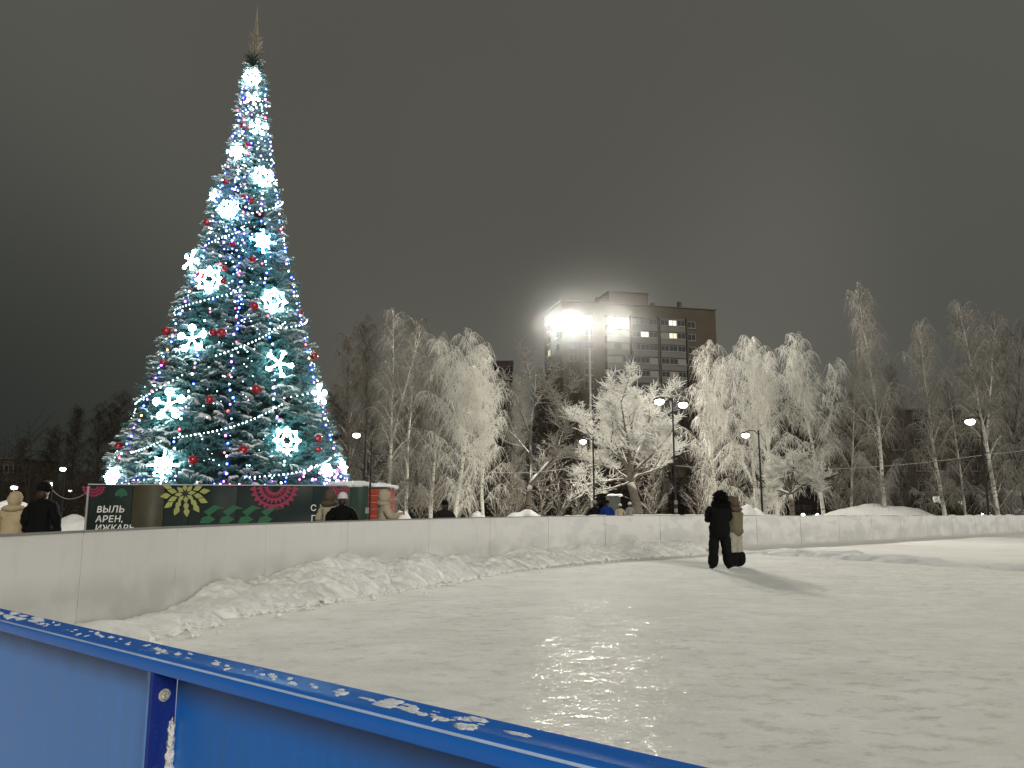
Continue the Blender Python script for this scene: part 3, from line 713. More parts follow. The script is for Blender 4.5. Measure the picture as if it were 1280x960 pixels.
# ------------------------------------------------------------------ podium under the tree
def podium():
    L0 = P(112, 607, 21.0); R0 = P(461, 607, 22.6); L0.z = R0.z = 0
    u = (R0 - L0).normalized(); n = Vector((u.y, -u.x, 0)); W = (R0 - L0).length; H = 2.06
    rz = math.atan2(u.y, u.x); root = tag(empty('tree_podium', L0, rz), 'dark green banner clad podium with lettering and folk flowers under the christmas tree', 'podium')
    inv = Matrix.Rotation(-rz, 3, 'Z')
    def loc(px, py):                                    # photo pixel -> (x, z) on the front face
        d = ray(px, py); t = (L0 - EYE).dot(n) / d.dot(n); q = inv @ (EYE + d * t - L0); return q.x, q.z
    green = mat('dark_green_banner', (.003, .011, .0095), .25, .25, 1.5, spec=.5); glossy = mat('golden_sheen_banner', (.045, .041, .022), .24, .5, 1.5, spec=.7)  # olive tone: golden reflection on the second panel put into the colour
    glgreen = mat('glossy_green_banner', (.022, .045, .03), .2, .4, 1.5, spec=.7)
    xs = [loc(px, 620)[0] for px in (166, 206, 237, 296.5, 341, 391, 438)]
    ed = [0] + xs + [W]; names = [green, glossy, green, green, green, green, green, glgreen]
    for i, m in enumerate(names):
        a, b = ed[i], ed[i + 1]
        k = 14; V = []; F = []
        for j in range(k + 1):
            t = j / k; x = a + .008 + (b - a - .016) * t
            bul = {1: .10, 7: .05}.get(i, .012) * math.sin(math.pi * t)  # the olive panel bulges most, shaped to catch an upright highlight
            for zz in np.linspace(0, H - .02, 12):
                w = .022 * noise.noise(Vector((x * 1.7, zz * 1.3, 4))); V.append((x, -bul - w - .02, zz))
        for j in range(k):
            for z_ in range(11): F.append((j * 12 + z_, (j + 1) * 12 + z_, (j + 1) * 12 + z_ + 1, j * 12 + z_ + 1))
        link_mesh('banner_panel', mesh_np('banner_panel', V, F), m, root, smooth=True)
    mb = MB(); mb.box((W / 2, 4.15, (H - .04) / 2), (W - .02, 8.2, H - .04)); mb.build('base', green, root)
    mb = MB(); mb.box((W / 2, 4.1, H - .012), (W + .04, 8.34, .03)); mb.build('top_ledge', mat('ledge', (.32, .33, .32), .4, .2, spec=.5), root)
    mb = MB()
    for i in range(26): mb.ell((W - .35 + rnd.uniform(-.6, .3), rnd.uniform(.05, 1.5), H + .02), (rnd.uniform(.15, .3), .2, rnd.uniform(.04, .12)), 10, 6, .4)
    mb.build('snow_cover', M['bank'], root, smooth=True)
    mb = MB(); mb.box((.0, -.055, 1.0), (.05, .07, 2.0)); mb.build('edge_trim', M['grey_metal'], root)
    white = mat('cream_print', (.62, .62, .56), .5, .1); f = -.05
    def text(s, px, py_base, hpx, name='lettering', shear=0.0):
        x, z = loc(px, py_base); x2, z2 = loc(px, py_base - hpx); h = z2 - z
        cu = bpy.data.curves.new('t', 'FONT'); cu.body = s; cu.size = h / .72; cu.offset = h * .012; cu.extrude = .006; cu.shear = shear; cu.space_character = 1.05
        o = bpy.data.objects.new('t', cu); C.objects.link(o); dg = bpy.context.evaluated_depsgraph_get(); dg.update()
        me = bpy.data.meshes.new_from_object(o.evaluated_get(dg)); bpy.data.objects.remove(o); me.materials.clear(); me.name = name
        o = link_mesh(name, me, white, root, (x, f, z)); o.rotation_euler = (math.pi / 2, 0, 0); o.scale = (.98, 1, 1)
    text('BЫЛЬ', 121, 640.5, 8.3, shear=.1); text('АРЕН,', 119.5, 652.5, 8.0, shear=.1); text('ИЖКАРЫС', 118.8, 663.5, 7.6, shear=.1)
    text('С Н', 388, 638.5, 7.6); text('ГО', 388.5, 651.5, 7.6)
    S = loc(341, 620)[0] - loc(340, 620)[0]
    def flat(polys, m, name, y=f):
        mb = MB()
        for i, p in enumerate(polys):
            p = [(a, min(b, H - .03)) for a, b in p]
            mb.prism(p, (0, y - .0015 * (i % 3), 0), (1, 0, 0), (0, 0, 1), (0, 1, 0), .008)
        mb.build(name, m, root)
    # yellow-green flower
    cx, cz = loc(232.5, 617); pts = []
    for ring, (n_, r0, r1, w) in enumerate(((12, 17, 30, 4.6), (10, 10, 22, 4.2), (8, 3, 13, 3.4))):
        for k in range(n_):
            a = 2 * math.pi * (k + .5 * (ring % 2)) / n_ + .13; d = (math.cos(a), math.sin(a)); e = (-d[1], d[0])
            if cz + d[1] * r1 * S > H + .35: continue
            q = lambda r, s: (cx + (d[0] * r + e[0] * s) * S, cz + (d[1] * r + e[1] * s) * S)
            if q(r0, 0)[1] > H - .1: continue
            pts.append([q(r0, 0), q((r0 * .6 + r1 * .4), -w * .8), q(r0 * .35 + r1 * .65, -w * .6), q(r1, 0), q(r0 * .35 + r1 * .65, w * .6), q((r0 * .6 + r1 * .4), w * .8)])
    flat(pts, mat('yellow_green_print', (.27, .28, .085), .5, .3, 6), 'flower_motif', f - .05)
    # green bird-like zigzags
    zz = []
    for k in range(4):
        x, z = loc(250 + k * 24, 654); q = lambda a, b: (x + a * S * 1.25, z + b * S * 1.2)
        zz.append([q(0, 0), q(9, 0), q(15, 4), q(9, 8), q(17, 15), q(24, 15), q(13, 19), q(3, 12), q(8, 8), q(2, 6)])
    flat(zz, mat('emerald_print', (.007, .085, .034), .5, .2, 6), 'zigzag_motif')
    pk = mat('crimson_print', (.22, .012, .05), .5, .2, 6)
    def mandala(px, py, R_, name):
        cx, cz = loc(px, py); po = []
        for r in (R_, R_ * .70, R_ * .42):
            n_ = 12; w = R_ * .13
            for k in range(n_):
                a0, a1 = math.pi + math.pi * k / n_, math.pi + math.pi * (k + 1) / n_; am = (a0 + a1) / 2
                q = lambda a, rr: (cx + math.cos(a) * rr * S, cz + math.sin(a) * rr * S)
                po.append([q(a0, r - w), q(a1, r - w), q(a1, r - w * .3), q(am, r + w * 1.3), q(a0, r - w * .3)])
        flat(po, pk, name)
    mandala(343.5, 608, 27, 'rosette_motif'); mandala(424, 608, 12, 'rosette_motif'); mandala(118, 608, 12, 'rosette_motif')
    lf = []
    for a in (-2.1, -1.57, -1.05):
        cx, cz = loc(153, 609); d = (math.cos(a), math.sin(a)); e = (-d[1], d[0]); q = lambda r, s: (cx + (d[0] * r + e[0] * s) * S, cz + (d[1] * r + e[1] * s) * S)
        lf.append([q(1, 0), q(7, -2.4), q(11, -2.4), q(13, 0), q(11, 2.4), q(7, 2.4)])
    flat(lf, mat('leaf_green_print', (.009, .085, .04), .5, .2, 6), 'leaf_motif')
podium()
# red slatted cabin and the black post beside it
def cabin():
    a = P(455, 640, 25.5); b = P(483, 640, 25.5); W = b.x - a.x; root = tag(empty('red_cabin', (a.x, 25.5, .05)), 'small red slatted cabin with a snowy roof at the right of the podium', 'cabin')
    H = Z(611, 25.5) - .05; mb = MB(); n = 9
    for i in range(n): mb.box((W / 2, .9, (i + .5) * H / n), (W, 1.8, H / n - .02))
    mb.build('wall', mat('orange_red_paint', (.30, .036, .016), .55, .2), root)
    mb = MB(); mb.box((W / 2, .9, H / 2), (W - .05, 1.75, H)); mb.build('seam', mat('pale_groove', (.62, .45, .38), .7), root)
    mb = MB(); mb.box((W / 2, .9, H + .04), (W + .04, 1.9, .05)); mb.build('roof', M['dark_metal'], root)
    mb = MB()
    for i in range(26): mb.ell((W * rnd.random(), rnd.uniform(-.05, 1.8), H + .08), (.18, .2, rnd.uniform(.06, .13)), 10, 6, .4)
    mb.build('roof_snow', M['bank'], root, smooth=True)
    p = P(461.5, 655, 21.6); root = tag(empty('black_post', (p.x, 21.6, 0)), 'thin black post at the right corner of the green podium', 'post')
    mb = MB(); h = Z(556, 21.6); mb.tube([(0, 0, 0), (0, 0, h * .5), (0, 0, h)], [.035, .03, .022], 10); mb.build('pole', M['black'], root)
    mb = MB(); mb.tube([(0, 0, h), (0, 0, h + .05), (0, 0, h + .08)], [.04, .045, .01], 10); mb.build('finial', M['black'], root)
    mb = MB(); mb.box((-.06, -.03, Z(638, 21.6)), (.1, .04, .16)); mb.build('junction_box', M['grey_metal'], root)
cabin()

# ------------------------------------------------------------------ bare frosted trees
def birch_mesh(seed, H=15.0, spread=.185, start=.24, nl=28, ntw=5200, fork=None, droop=1.0, lean=0.0, r0=.15, tr_=.0085, LD=.24, LOW=8):
    r = random.Random(seed); g = np.random.default_rng(seed)
    def stem(p0, d, Ls, rad, n=13):
        pts = [Vector(p0)]; d = Vector(d).normalized()
        for i in range(n):
            d = (d + Vector((r.uniform(-.05, .05), r.uniform(-.05, .05), .05))).normalized(); pts.append(pts[-1] + d * Ls / n)
        return pts, [rad * (1 - .93 * (i / n) ** .9) for i in range(n + 1)]
    stems = [stem((0, 0, -.1), (lean, r.uniform(-.04, .04), 1), H, r0)]
    for ft, fa in (fork or []):
        p = stems[0][0][int(13 * ft)]; a = r.uniform(-.5, .5) + (0 if fa > 0 else math.pi)
        stems.append(stem(p, (math.cos(a) * abs(fa), math.sin(a) * abs(fa), 1), H * (1 - ft) * .94, r0 * (1 - ft) * .95))
    mb = MB(); nodes_ = []
    for si, (pts, rad) in enumerate(stems):
        mb.tube(pts, rad, 8)
        n_l = nl if si == 0 else int(nl * .6)
        for i in range(-LOW if si == 0 else 0, n_l):
            t = start + (1 - start) * (max(0, i + r.random() * .8) / n_l) ** .9; t = min(t, .985)
            if i < 0: t = .07 + (start - .05) * r.random()
            if si: t = .12 + .87 * (i + r.random()) / n_l
            p = pl(pts, t); az = i * 2.4 + r.uniform(-.5, .5); ln = (H * spread * (1 - t) ** .55 * r.uniform(.6, 1.2) + .5) * (1 if si == 0 else .8)
            if i < 0: ln = r.uniform(.7, 2.6)
            el = RD(r.uniform(18, 44)); h = Vector((math.cos(az), math.sin(az), 0)); q = []
            for k in range(7):
                s = k / 6; q.append(p + h * ln * (s * math.sin(el) + .12 * s * s) + Vector((0, 0, ln * (s * math.cos(el) * 1.25 - LD * droop * s ** 2.6))) + Vector((r.uniform(-1, 1), r.uniform(-1, 1), r.uniform(-1, 1))) * .035 * ln * s)
            rr = .022 if i < 0 else max(.019, pl([Vector((x, 0, 0)) for x in rad], t).x * .42)
            mb.tube(q, [rr * (1 - .85 * k / 6) for k in range(7)], 5, False); nodes_.append((q, ln))
            for j in range(4):
                s0 = .25 + .18 * j; b = pl(q, s0); a2 = az + r.uniform(-1.3, 1.3); l2 = ln * .42 * r.uniform(.6, 1.2); h2 = Vector((math.cos(a2), math.sin(a2), 0))
                q2 = [b + h2 * l2 * .8 * (k / 4) + Vector((0, 0, l2 * (.75 * k / 4 - .8 * droop * (k / 4) ** 2))) for k in range(5)]
                mb.tube(q2, [rr * .4 * (1 - .7 * k / 4) for k in range(5)], 4, False); nodes_.append((q2, l2))
    w = np.array([b for _, b in nodes_]); w = w / w.sum(); ch = g.choice(len(nodes_), ntw, p=w)
    st = np.array([tuple(pl(nodes_[c][0], min(1, .10 + .9 * r.random()))) for c in ch])
    az = g.uniform(0, 6.283, ntw); hz = np.stack([np.cos(az), np.sin(az), np.zeros(ntw)], 1); ln = (g.uniform(.25, 1.0, ntw) + g.exponential(.22, ntw)) * H / 15
    S = np.linspace(0, 1, 4)[None, :, None]
    Pt = st[:, None] + hz[:, None] * (ln * g.uniform(.25, .7, ntw))[:, None, None] * S + np.array([0, 0, 1.])[None, None] * (ln[:, None, None] * (.35 * S - droop * 1.15 * S ** 1.7))
    Pt += g.normal(0, .03, Pt.shape) * S
    Rd_ = np.tile(np.array([1.1, 1, .85, .5]) * tr_, (ntw, 1)) * g.uniform(.7, 1.4, (ntw, 1))
    V, F = tubes_np(Pt, Rd_, 3)
    tm = bpy.data.meshes.new('trunk'); tm.from_pydata(mb.v, [], mb.f); tm.update(); tm.polygons.foreach_set('use_smooth', np.ones(len(tm.polygons), bool))
    cm = mesh_np('crown', V, F); return tm, cm, H
def spread_mesh(seed, H, trunk, limbs, depth, ntw, r0, tr_, twl=(.3, .9), kids=6, up=.25, snow=True, lowq=0):
    """broad crowned tree: trunk polyline, list of main limb polylines, recursive boughs, twigs reaching up and out"""
    r = random.Random(seed); g = np.random.default_rng(seed); mb = MB(); sn = MB(); nodes_ = []; lowl = [False]
    mb.tube(trunk, [r0 * (1 - .35 * i / (len(trunk) - 1)) for i in range(len(trunk))], 10)
    def bough(q, rr, d):
        n = len(q); mb.tube(q, [rr * (1 - .7 * k / (n - 1)) for k in range(n)], 6 if d < 2 else 4, False)
        ln = sum((b - a).length for a, b in zip(q[:-1], q[1:]))
        if snow and rr > .012:
            for a in range(n - 1):
                if r.random() < .8:
                    k0 = rr * (1 - .7 * a / (n - 1)); f = Vector((0, 0, k0 * .75)); sn.tube([q[a] + f, q[a].lerp(q[a + 1], .5) + f * 1.15, q[a + 1] + f], [k0 * .55, k0 * .75, k0 * .5], 5)
        nodes_.append((q if d else q[-3:], ln * (1 if d else .35) * (.18 if lowl[0] else 1)))
        if d >= depth: return
        for i in range(kids):
            s0 = .28 + .72 * (i + r.random()) / kids; p = pl(q, min(1, s0)); dd = (pl(q, min(1, s0 + .1)) - pl(q, max(0, s0 - .1))).normalized()
            o = dd.orthogonal().normalized(); o.rotate(Quaternion(dd, r.uniform(0, 6.28))); d2 = (dd + o * r.uniform(.5, 1.0) + Vector((0, 0, up))).normalized()
            l2 = ln * r.uniform(.34, .6) * (1.1 - .35 * s0); q2 = [p]
            for k in range(5):
                d2 = (d2 + Vector((r.uniform(-.22, .22), r.uniform(-.22, .22), r.uniform(-.12, .24)))).normalized(); q2.append(q2[-1] + d2 * l2 / 5)
            bough(q2, rr * (1 - .7 * s0) * .55 + .004, d + 1)
    for li, (q, rr) in enumerate(limbs): lowl[0] = 0 < li < lowq; bough([Vector(v) for v in q], rr, 0)
    w = np.array([b for _, b in nodes_]); w /= w.sum(); ch = g.choice(len(nodes_), ntw, p=w)
    st = np.array([tuple(pl(nodes_[c][0], .2 + .8 * r.random())) for c in ch])
    d = g.normal(0, 1, (ntw, 3)); d[:, 2] = np.abs(d[:, 2]) * .8 + .1; d /= np.linalg.norm(d, axis=1, keepdims=True); ln = g.uniform(*twl, ntw)
    S = np.linspace(0, 1, 4)[None, :, None]; Pt = st[:, None] + d[:, None] * ln[:, None, None] * S + g.normal(0, .035, (ntw, 4, 3)) * S
    V, F = tubes_np(Pt, np.tile(np.array([.8, 1, 1.1, .6]) * tr_, (ntw, 1)) * g.uniform(.6, 1.5, (ntw, 1)), 3)
    def me_(m_, nm):
        me = bpy.data.meshes.new(nm); me.from_pydata(m_.v, [], m_.f); me.update()
        if len(me.polygons): me.polygons.foreach_set('use_smooth', np.ones(len(me.polygons), bool))
        return me
    return me_(mb, 'trunk'), mesh_np('crown', V, F), me_(sn, 'bough_snow'), H
def slot(o, m):
    if not o.data.materials: o.data.materials.append(m)
    o.material_slots[0].link = 'OBJECT'; o.material_slots[0].material = m
def put_tree(var, name, px, Y, top, bark, twig, label, group=None, rz=0.0, lean=0.0, wide=1.0, kind_cat='tree'):
    tm, cm, H = var; x = X(px, Y); h = Z(top, Y) - .05; k = h / H
    root = tag(empty(name, (x, Y, .04)), label, kind_cat, group); root.scale = (k * wide, k * wide, k)
    root.rotation_euler = (0, lean, rz) if abs(lean) < 1e-6 else (Matrix.Rotation(lean, 3, 'Y') @ Matrix.Rotation(rz, 3, 'Z')).to_euler()
    for nm, me, m in (('trunk', tm, bark), ('crown', cm, twig)):
        o = bpy.data.objects.new(nm, me); C.objects.link(o); o.parent = root; slot(o, m)
    return root
BV = [birch_mesh(1, ntw=2700, start=.26), birch_mesh(2, fork=[(.42, .26)], ntw=2900, start=.3), birch_mesh(3, spread=.165, nl=34, ntw=2700, start=.30, lean=.05, LD=.10), birch_mesh(4, fork=[(.30, .34), (.5, -.30)], spread=.20, ntw=3200, start=.34),
      birch_mesh(5, spread=.25, nl=34, ntw=3300, start=.22, droop=1.1, fork=[(.4, -.28)])]
SL = [birch_mesh(21, spread=.15, start=.35, nl=22, ntw=2600, r0=.09), birch_mesh(22, spread=.17, start=.45, nl=20, ntw=2600, r0=.10, fork=[(.5, .25)]), birch_mesh(23, spread=.22, start=.2, nl=26, ntw=3200, r0=.08, droop=.5)]
GF = 'frosted trees in front of the wood'
BI, BD, FB, FR, FM, TB, TD = (M[k] for k in ('birch', 'birch_dim', 'frost_bright', 'frost', 'frost_mid', 'twig_brown', 'twig_dark'))
for a in [
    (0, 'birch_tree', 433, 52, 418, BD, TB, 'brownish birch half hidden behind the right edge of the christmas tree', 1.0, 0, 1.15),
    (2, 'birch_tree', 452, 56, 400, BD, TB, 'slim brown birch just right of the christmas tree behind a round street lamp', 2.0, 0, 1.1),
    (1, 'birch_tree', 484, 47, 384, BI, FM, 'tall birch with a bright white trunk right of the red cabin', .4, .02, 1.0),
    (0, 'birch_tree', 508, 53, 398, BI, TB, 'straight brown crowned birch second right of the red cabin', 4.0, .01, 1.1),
    (2, 'birch_tree', 538, 48, 420, BI, FM, 'birch with a trunk leaning to the right behind the person in dark coat', 2.6, .05, 1.15),
    (4, 'birch_tree', 568, 45, 412, BI, FR, 'wide brightly frosted weeping birch left of the apartment tower', 0.2, .03, 1.28),
    (3, 'birch_tree', 604, 50, 432, BI, FR, 'frosted birch forming the bright right flank of the weeping birch', 5.0, .02, 1.05),
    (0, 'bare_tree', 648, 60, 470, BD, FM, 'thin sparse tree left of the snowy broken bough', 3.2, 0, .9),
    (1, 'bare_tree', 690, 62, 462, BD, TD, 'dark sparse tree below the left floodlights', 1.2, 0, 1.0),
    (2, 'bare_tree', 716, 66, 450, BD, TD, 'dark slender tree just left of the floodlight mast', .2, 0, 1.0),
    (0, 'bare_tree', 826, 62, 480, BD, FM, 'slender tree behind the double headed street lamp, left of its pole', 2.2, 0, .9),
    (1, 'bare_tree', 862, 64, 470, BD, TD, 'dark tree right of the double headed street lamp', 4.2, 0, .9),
    (4, 'birch_tree', 897, 52, 432, BI, FR, 'pale frosted birch right beside the apartment tower, above the couple', 3.3, .0, 1.1),
    (3, 'birch_tree', 945, 47, 428, BI, FR, 'frosted birch whose trunk leans to the left beside a street lamp', 2.5, -.09, 1.1),
    (1, 'birch_tree', 972, 51, 418, BI, FR, 'grey frosted birch behind the low snow laden tree', .9, -.05, 1.15),
    (3, 'birch_tree', 1030, 50, 418, BI, FR, 'many forked birch at the left end of the long snow pile', .3, -.06, 1.1),
    (0, 'birch_tree', 1062, 55, 452, BI, FM, 'slim birch whose foot leans out to the left on the long snow pile', 4.4, .09, .9),
    (2, 'birch_tree', 1106, 46, 360, BI, FM, 'tallest birch with a straight white trunk rising from the long snow pile', 1.4, -.04, .95),
    (0, 'birch_tree', 1128, 58, 455, BD, TB, 'thin dark birch just right of the tallest birch', 5.2, .0, .9),
    (2, 'birch_tree', 1182, 47, 404, BI, FM, 'upright birch with a bare white lower trunk before the low dark building', 2.9, -.03, 1.1),
    (0, 'birch_tree', 1206, 53, 470, BI, TB, 'thin birch between the upright birch and the street lamp at right', .8, -.03, .9),
    (1, 'birch_tree', 1246, 42, 372, BI, FM, 'thick forked birch right of the rightmost street lamp', 0.0, -.05, 1.05),
    (4, 'birch_tree', 1284, 56, 392, BD, FM, 'dark birch cut by the right edge of the picture', 1.9, 0, 1.0),
]:
    v, nm, px, Y, top, bk, tw, lb, rz, ln, wd = a
    put_tree(BV[v], nm, px, Y, top, bk, tw, lb, None, rz, ln, wd)
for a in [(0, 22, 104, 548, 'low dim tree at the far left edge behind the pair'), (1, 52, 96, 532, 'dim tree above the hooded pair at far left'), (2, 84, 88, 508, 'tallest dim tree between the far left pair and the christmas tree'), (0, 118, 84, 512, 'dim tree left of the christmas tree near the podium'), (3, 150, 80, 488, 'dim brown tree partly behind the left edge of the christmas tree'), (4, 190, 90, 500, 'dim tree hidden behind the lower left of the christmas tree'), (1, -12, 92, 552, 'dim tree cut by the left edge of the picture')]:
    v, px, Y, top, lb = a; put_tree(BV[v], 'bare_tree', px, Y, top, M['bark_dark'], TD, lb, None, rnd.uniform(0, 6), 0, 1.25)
for i, px in enumerate([400, 425, 462, 497, 520, 552, 590, 622, 634, 655, 676, 700, 735, 752, 772, 812, 842, 872, 884, 912, 925, 990, 1005, 1018, 1045, 1085, 1222, 1275, 1300, 668, 710, 760, 960]):
    Y = rnd.uniform(66, 98); top = rnd.uniform(470, 540)
    put_tree(SL[i % 3], 'wood_tree', px + rnd.uniform(-5, 5), Y, top, M['bark_dark'] if i % 3 else BD, TD if i % 4 else TB, 'dark bare slender tree standing in the wood behind the frosted trees', 'dark trees of the wood', rnd.uniform(0, 6), rnd.uniform(-.05, .05), 1.2)
SP_ = [birch_mesh(41, H=6, spread=.34, start=.12, nl=22, ntw=900, r0=.045, droop=.25, LD=.1, tr_=.008), birch_mesh(42, H=6, spread=.30, start=.15, nl=20, ntw=800, r0=.04, droop=.3, LD=.15, fork=[(.2, .4)], tr_=.008)]
for i, (px, Y, top) in enumerate([(415, 50, 560), (466, 51, 548), (497, 54, 566), (524, 52, 572), (553, 55, 560), (588, 53, 575), (620, 52, 566), (636, 50, 580), (678, 54, 560), (700, 56, 572), (722, 52, 590), (815, 55, 570), (872, 52, 580), (884, 56, 560), (915, 54, 575), (925, 52, 585), (962, 54, 570), (1048, 53, 580), (1082, 55, 575), (1098, 53, 590), (1160, 56, 590), (1262, 50, 585)]):
    put_tree(SP_[i % 2], 'sapling', px, Y, top, BD, FM if i % 3 else TB, 'thin bare sapling among the birch trunks at the edge of the wood', 'saplings at the edge of the wood', rnd.uniform(0, 6), rnd.uniform(-.08, .08), 1.15)
# the broad snow-laden tree right of the mast
def broad_tree():
    Y = 46; b = Vector((X(799, Y), Y, .04)); w = lambda px, py, dy=0.0: tuple(P(px, py, Y + dy) - b)
    tk = [(0, 0, -.1), w(796, 632), w(792, 616), w(788, 603)]
    f = w(788, 602); lim = []
    for pts, rr in [([f, w(775, 592, -.4), w(757, 580, -.8), w(735, 574, -1.2), w(716, 578, -1.5)], .13), ([f, w(778, 598, .2), w(757, 600, .6), w(735, 602, .8), w(708, 612, 1)], .09), ([f, w(779, 606, -.3), w(760, 612, -.6), w(742, 616, -1), w(720, 620, -1.4)], .07),
                    ([f, w(800, 592, .3), w(822, 585, .5), w(842, 570, .7), w(858, 548, 1)], .13), ([f, w(795, 586, -.4), w(812, 568, -.8), w(832, 550, -1.2), w(853, 524, -1.6)], .13), ([f, w(784, 580, .4), w(774, 552, .8), w(760, 520, 1.2), w(742, 492, 1.6)], .14),
                    ([f, w(790, 575, 0), w(794, 545, .2), w(790, 512, .4), w(796, 470, .6)], .15), ([f, w(792, 576, .8), w(804, 545, 1.6), w(818, 512, 2.4), w(832, 484, 3)], .13), ([f, w(782, 578, -.8), w(768, 555, -1.8), w(748, 534, -2.6), w(722, 522, -3.2)], .13), ([f, w(786, 574, -.9), w(785, 540, -2), w(778, 505, -2.8), w(772, 466, -3.2)], .13)]:
        p0 = Vector(pts[0]); lim.append(([tuple(p0 + (Vector(q) - p0) * .76) for q in pts], rr * .85))
    tm, cm, sm, H = spread_mesh(31, 10, [Vector(t) for t in tk], lim, 2, 9500, .34, .0125, (.2, .65), 7, .22, lowq=3)
    root = tag(empty('broad_tree', b), 'broad round tree thick with white snow below the floodlights', 'tree')
    for nm, me, m in (('trunk', tm, M['oak']), ('crown', cm, FB), ('bough_snow', sm, M['bank'])): link_mesh(nm, me, m, root)
broad_tree()
def bough_tree():
    Y = 44; b = Vector((X(661, Y), Y, .04)); w = lambda px, py, dy=0.0: tuple(P(px, py, Y + dy) - b)
    tk = [(0, 0, -.1), w(661, 620), w(663, 606)]; f = w(663, 606)
    lim = [([f, w(672, 596), w(686, 580), w(697, 566), w(702, 545)], .17), ([w(697, 566), w(704, 540, .3), w(708, 520, .4), w(706, 500, .5)], .07), ([w(684, 582), w(700, 574, -.3), w(716, 571, -.8)], .05), ([f, w(664, 580, .4), w(662, 545, .6), w(668, 505, .8), w(670, 470, 1)], .11)]
    tm, cm, sm, H = spread_mesh(44, 8, [Vector(t) for t in tk], lim, 2, 1300, .2, .012, (.3, .8), 5, .2)
    root = tag(empty('broken_tree', b), 'bare tree with one thick snow covered bough bending up to the right', 'tree')
    for nm, me, m in (('trunk', tm, M['birch_dim']), ('crown', cm, FM), ('bough_snow', sm, M['bank'])): link_mesh(nm, me, m, root)
bough_tree()
def low_tree():
    Y = 43; b = Vector((X(990, Y), Y, .04)); w = lambda px, py, dy=0.0: tuple(P(px, py, Y + dy) - b)
    tk = [(0, 0, -.1), w(990, 632), w(988, 618)]; f = w(988, 618); lim = []
    for px, py, dy in [(958, 622, 0), (966, 604, -.6), (980, 590, .4), (996, 588, -.4), (1012, 596, .6), (1022, 612, -.5), (972, 598, 1), (1004, 592, 1.2), (950, 634, -.8)]:
        m_ = ((988 + px) / 2, min(618, py) - 7); lim.append(([f, w(m_[0] * .5 + 988 * .5, (m_[1] + 618) / 2, dy * .3), w(*m_, dy * .6), w((m_[0] + px) / 2, (m_[1] + py) / 2 - 2, dy * .8), w(px, py, dy)], .07))
    tm, cm, sm, H = spread_mesh(52, 4, [Vector(t) for t in tk], lim, 2, 4200, .16, .014, (.2, .5), 6, .05)
    root = tag(empty('low_tree', b), 'low arching tree loaded with snow, right of the street lamp beyond the couple', 'tree')
    for nm, me, m in (('trunk', tm, M['birch_dim']), ('crown', cm, FR), ('bough_snow', sm, M['bank'])): link_mesh(nm, me, m, root)
low_tree()
def undergrowth():
    g = np.random.default_rng(3); parts = []
    n = 5200; Y = g.uniform(60, 108, n); px = g.uniform(-60, 1340, n); x = (px - 640) / 960 * Y; low = (px > 1000) & (px < 1270)
    h = g.gamma(2.4, 1.1, n).clip(.6, 8); h = np.where(low, np.minimum(h, 1.6), h)
    S = np.linspace(0, 1, 4)[None, :, None]; d = np.stack([g.normal(0, .22, n), g.normal(0, .22, n), np.ones(n)], 1)
    Pt = np.stack([x, Y, np.zeros(n)], 1)[:, None] + d[:, None] * h[:, None, None] * S + g.normal(0, .05, (n, 4, 3)) * S * h[:, None, None]
    parts.append(tubes_np(Pt, np.tile(np.array([.05, .04, .03, .015]), (n, 1)) * g.uniform(.5, 1.6, (n, 1)), 3))
    k = 9; c = np.repeat(np.arange(n), k); f = g.uniform(.2, 1, n * k); i0 = np.minimum((f * 3).astype(int), 2); fr = (f * 3 - i0)[:, None]
    st = Pt[c, i0] * (1 - fr) + Pt[c, i0 + 1] * fr; a = g.uniform(0, 6.283, n * k); dd = np.stack([np.cos(a), np.sin(a), g.normal(.45, .55, n * k)], 1); ln = h[c] * g.uniform(.12, .4, n * k)
    P2 = st[:, None] + dd[:, None] * ln[:, None, None] * S + g.normal(0, .07, (n * k, 4, 3)) * S * ln[:, None, None]
    parts.append(tubes_np(P2, np.tile(np.array([.022, .02, .016, .008]), (n * k, 1)) * g.uniform(.5, 1.5, (n * k, 1)), 3))
    V, F = merge_np(parts)
    tag(link_mesh('undergrowth', mesh_np('undergrowth', V, F), M['twig_dark']), 'dark bare undergrowth of the wood', kind='stuff')
undergrowth()

# ------------------------------------------------------------------ buildings
def brick(name, a, bb, scale=1.0):
    m, nt, b = nodes(name); t = nt.nodes.new('ShaderNodeTexBrick'); t.inputs['Scale'].default_value = scale
    tc = nt.nodes.new('ShaderNodeTexCoord'); mp = nt.nodes.new('ShaderNodeMapping'); mp.inputs['Rotation'].default_value = (math.pi / 2, 0, 0)
    L(nt, tc.outputs['Object'], mp.inputs[0]); L(nt, mp.outputs[0], t.inputs['Vector'])
    t.inputs['Color1'].default_value = (*a, 1); t.inputs['Color2'].default_value = (*bb, 1); t.inputs['Mortar'].default_value = (*(x * .8 for x in a), 1)
    t.inputs['Mortar Size'].default_value = .012; t.inputs['Brick Width'].default_value = .6; t.inputs['Row Height'].default_value = .25
    f = noise_n(nt, .25, 4); c = mixc(nt, ramp(nt, f, .35, .7, 0, .4), t.outputs['Color'], tuple(x * .6 for x in a))
    L(nt, c, b.inputs['Base Color']); b.inputs['Roughness'].default_value = .9; b.inputs['Specular IOR Level'].default_value = .1; return m
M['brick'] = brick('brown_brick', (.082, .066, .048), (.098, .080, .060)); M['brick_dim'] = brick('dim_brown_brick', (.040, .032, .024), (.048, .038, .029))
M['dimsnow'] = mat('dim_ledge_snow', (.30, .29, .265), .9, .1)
M['glass'] = mat('dark_window_glass', (.03, .032, .033), .15, .3, 1, spec=.5); M['frame'] = mat('white_window_frame', (.20, .19, .17), .6, .15)
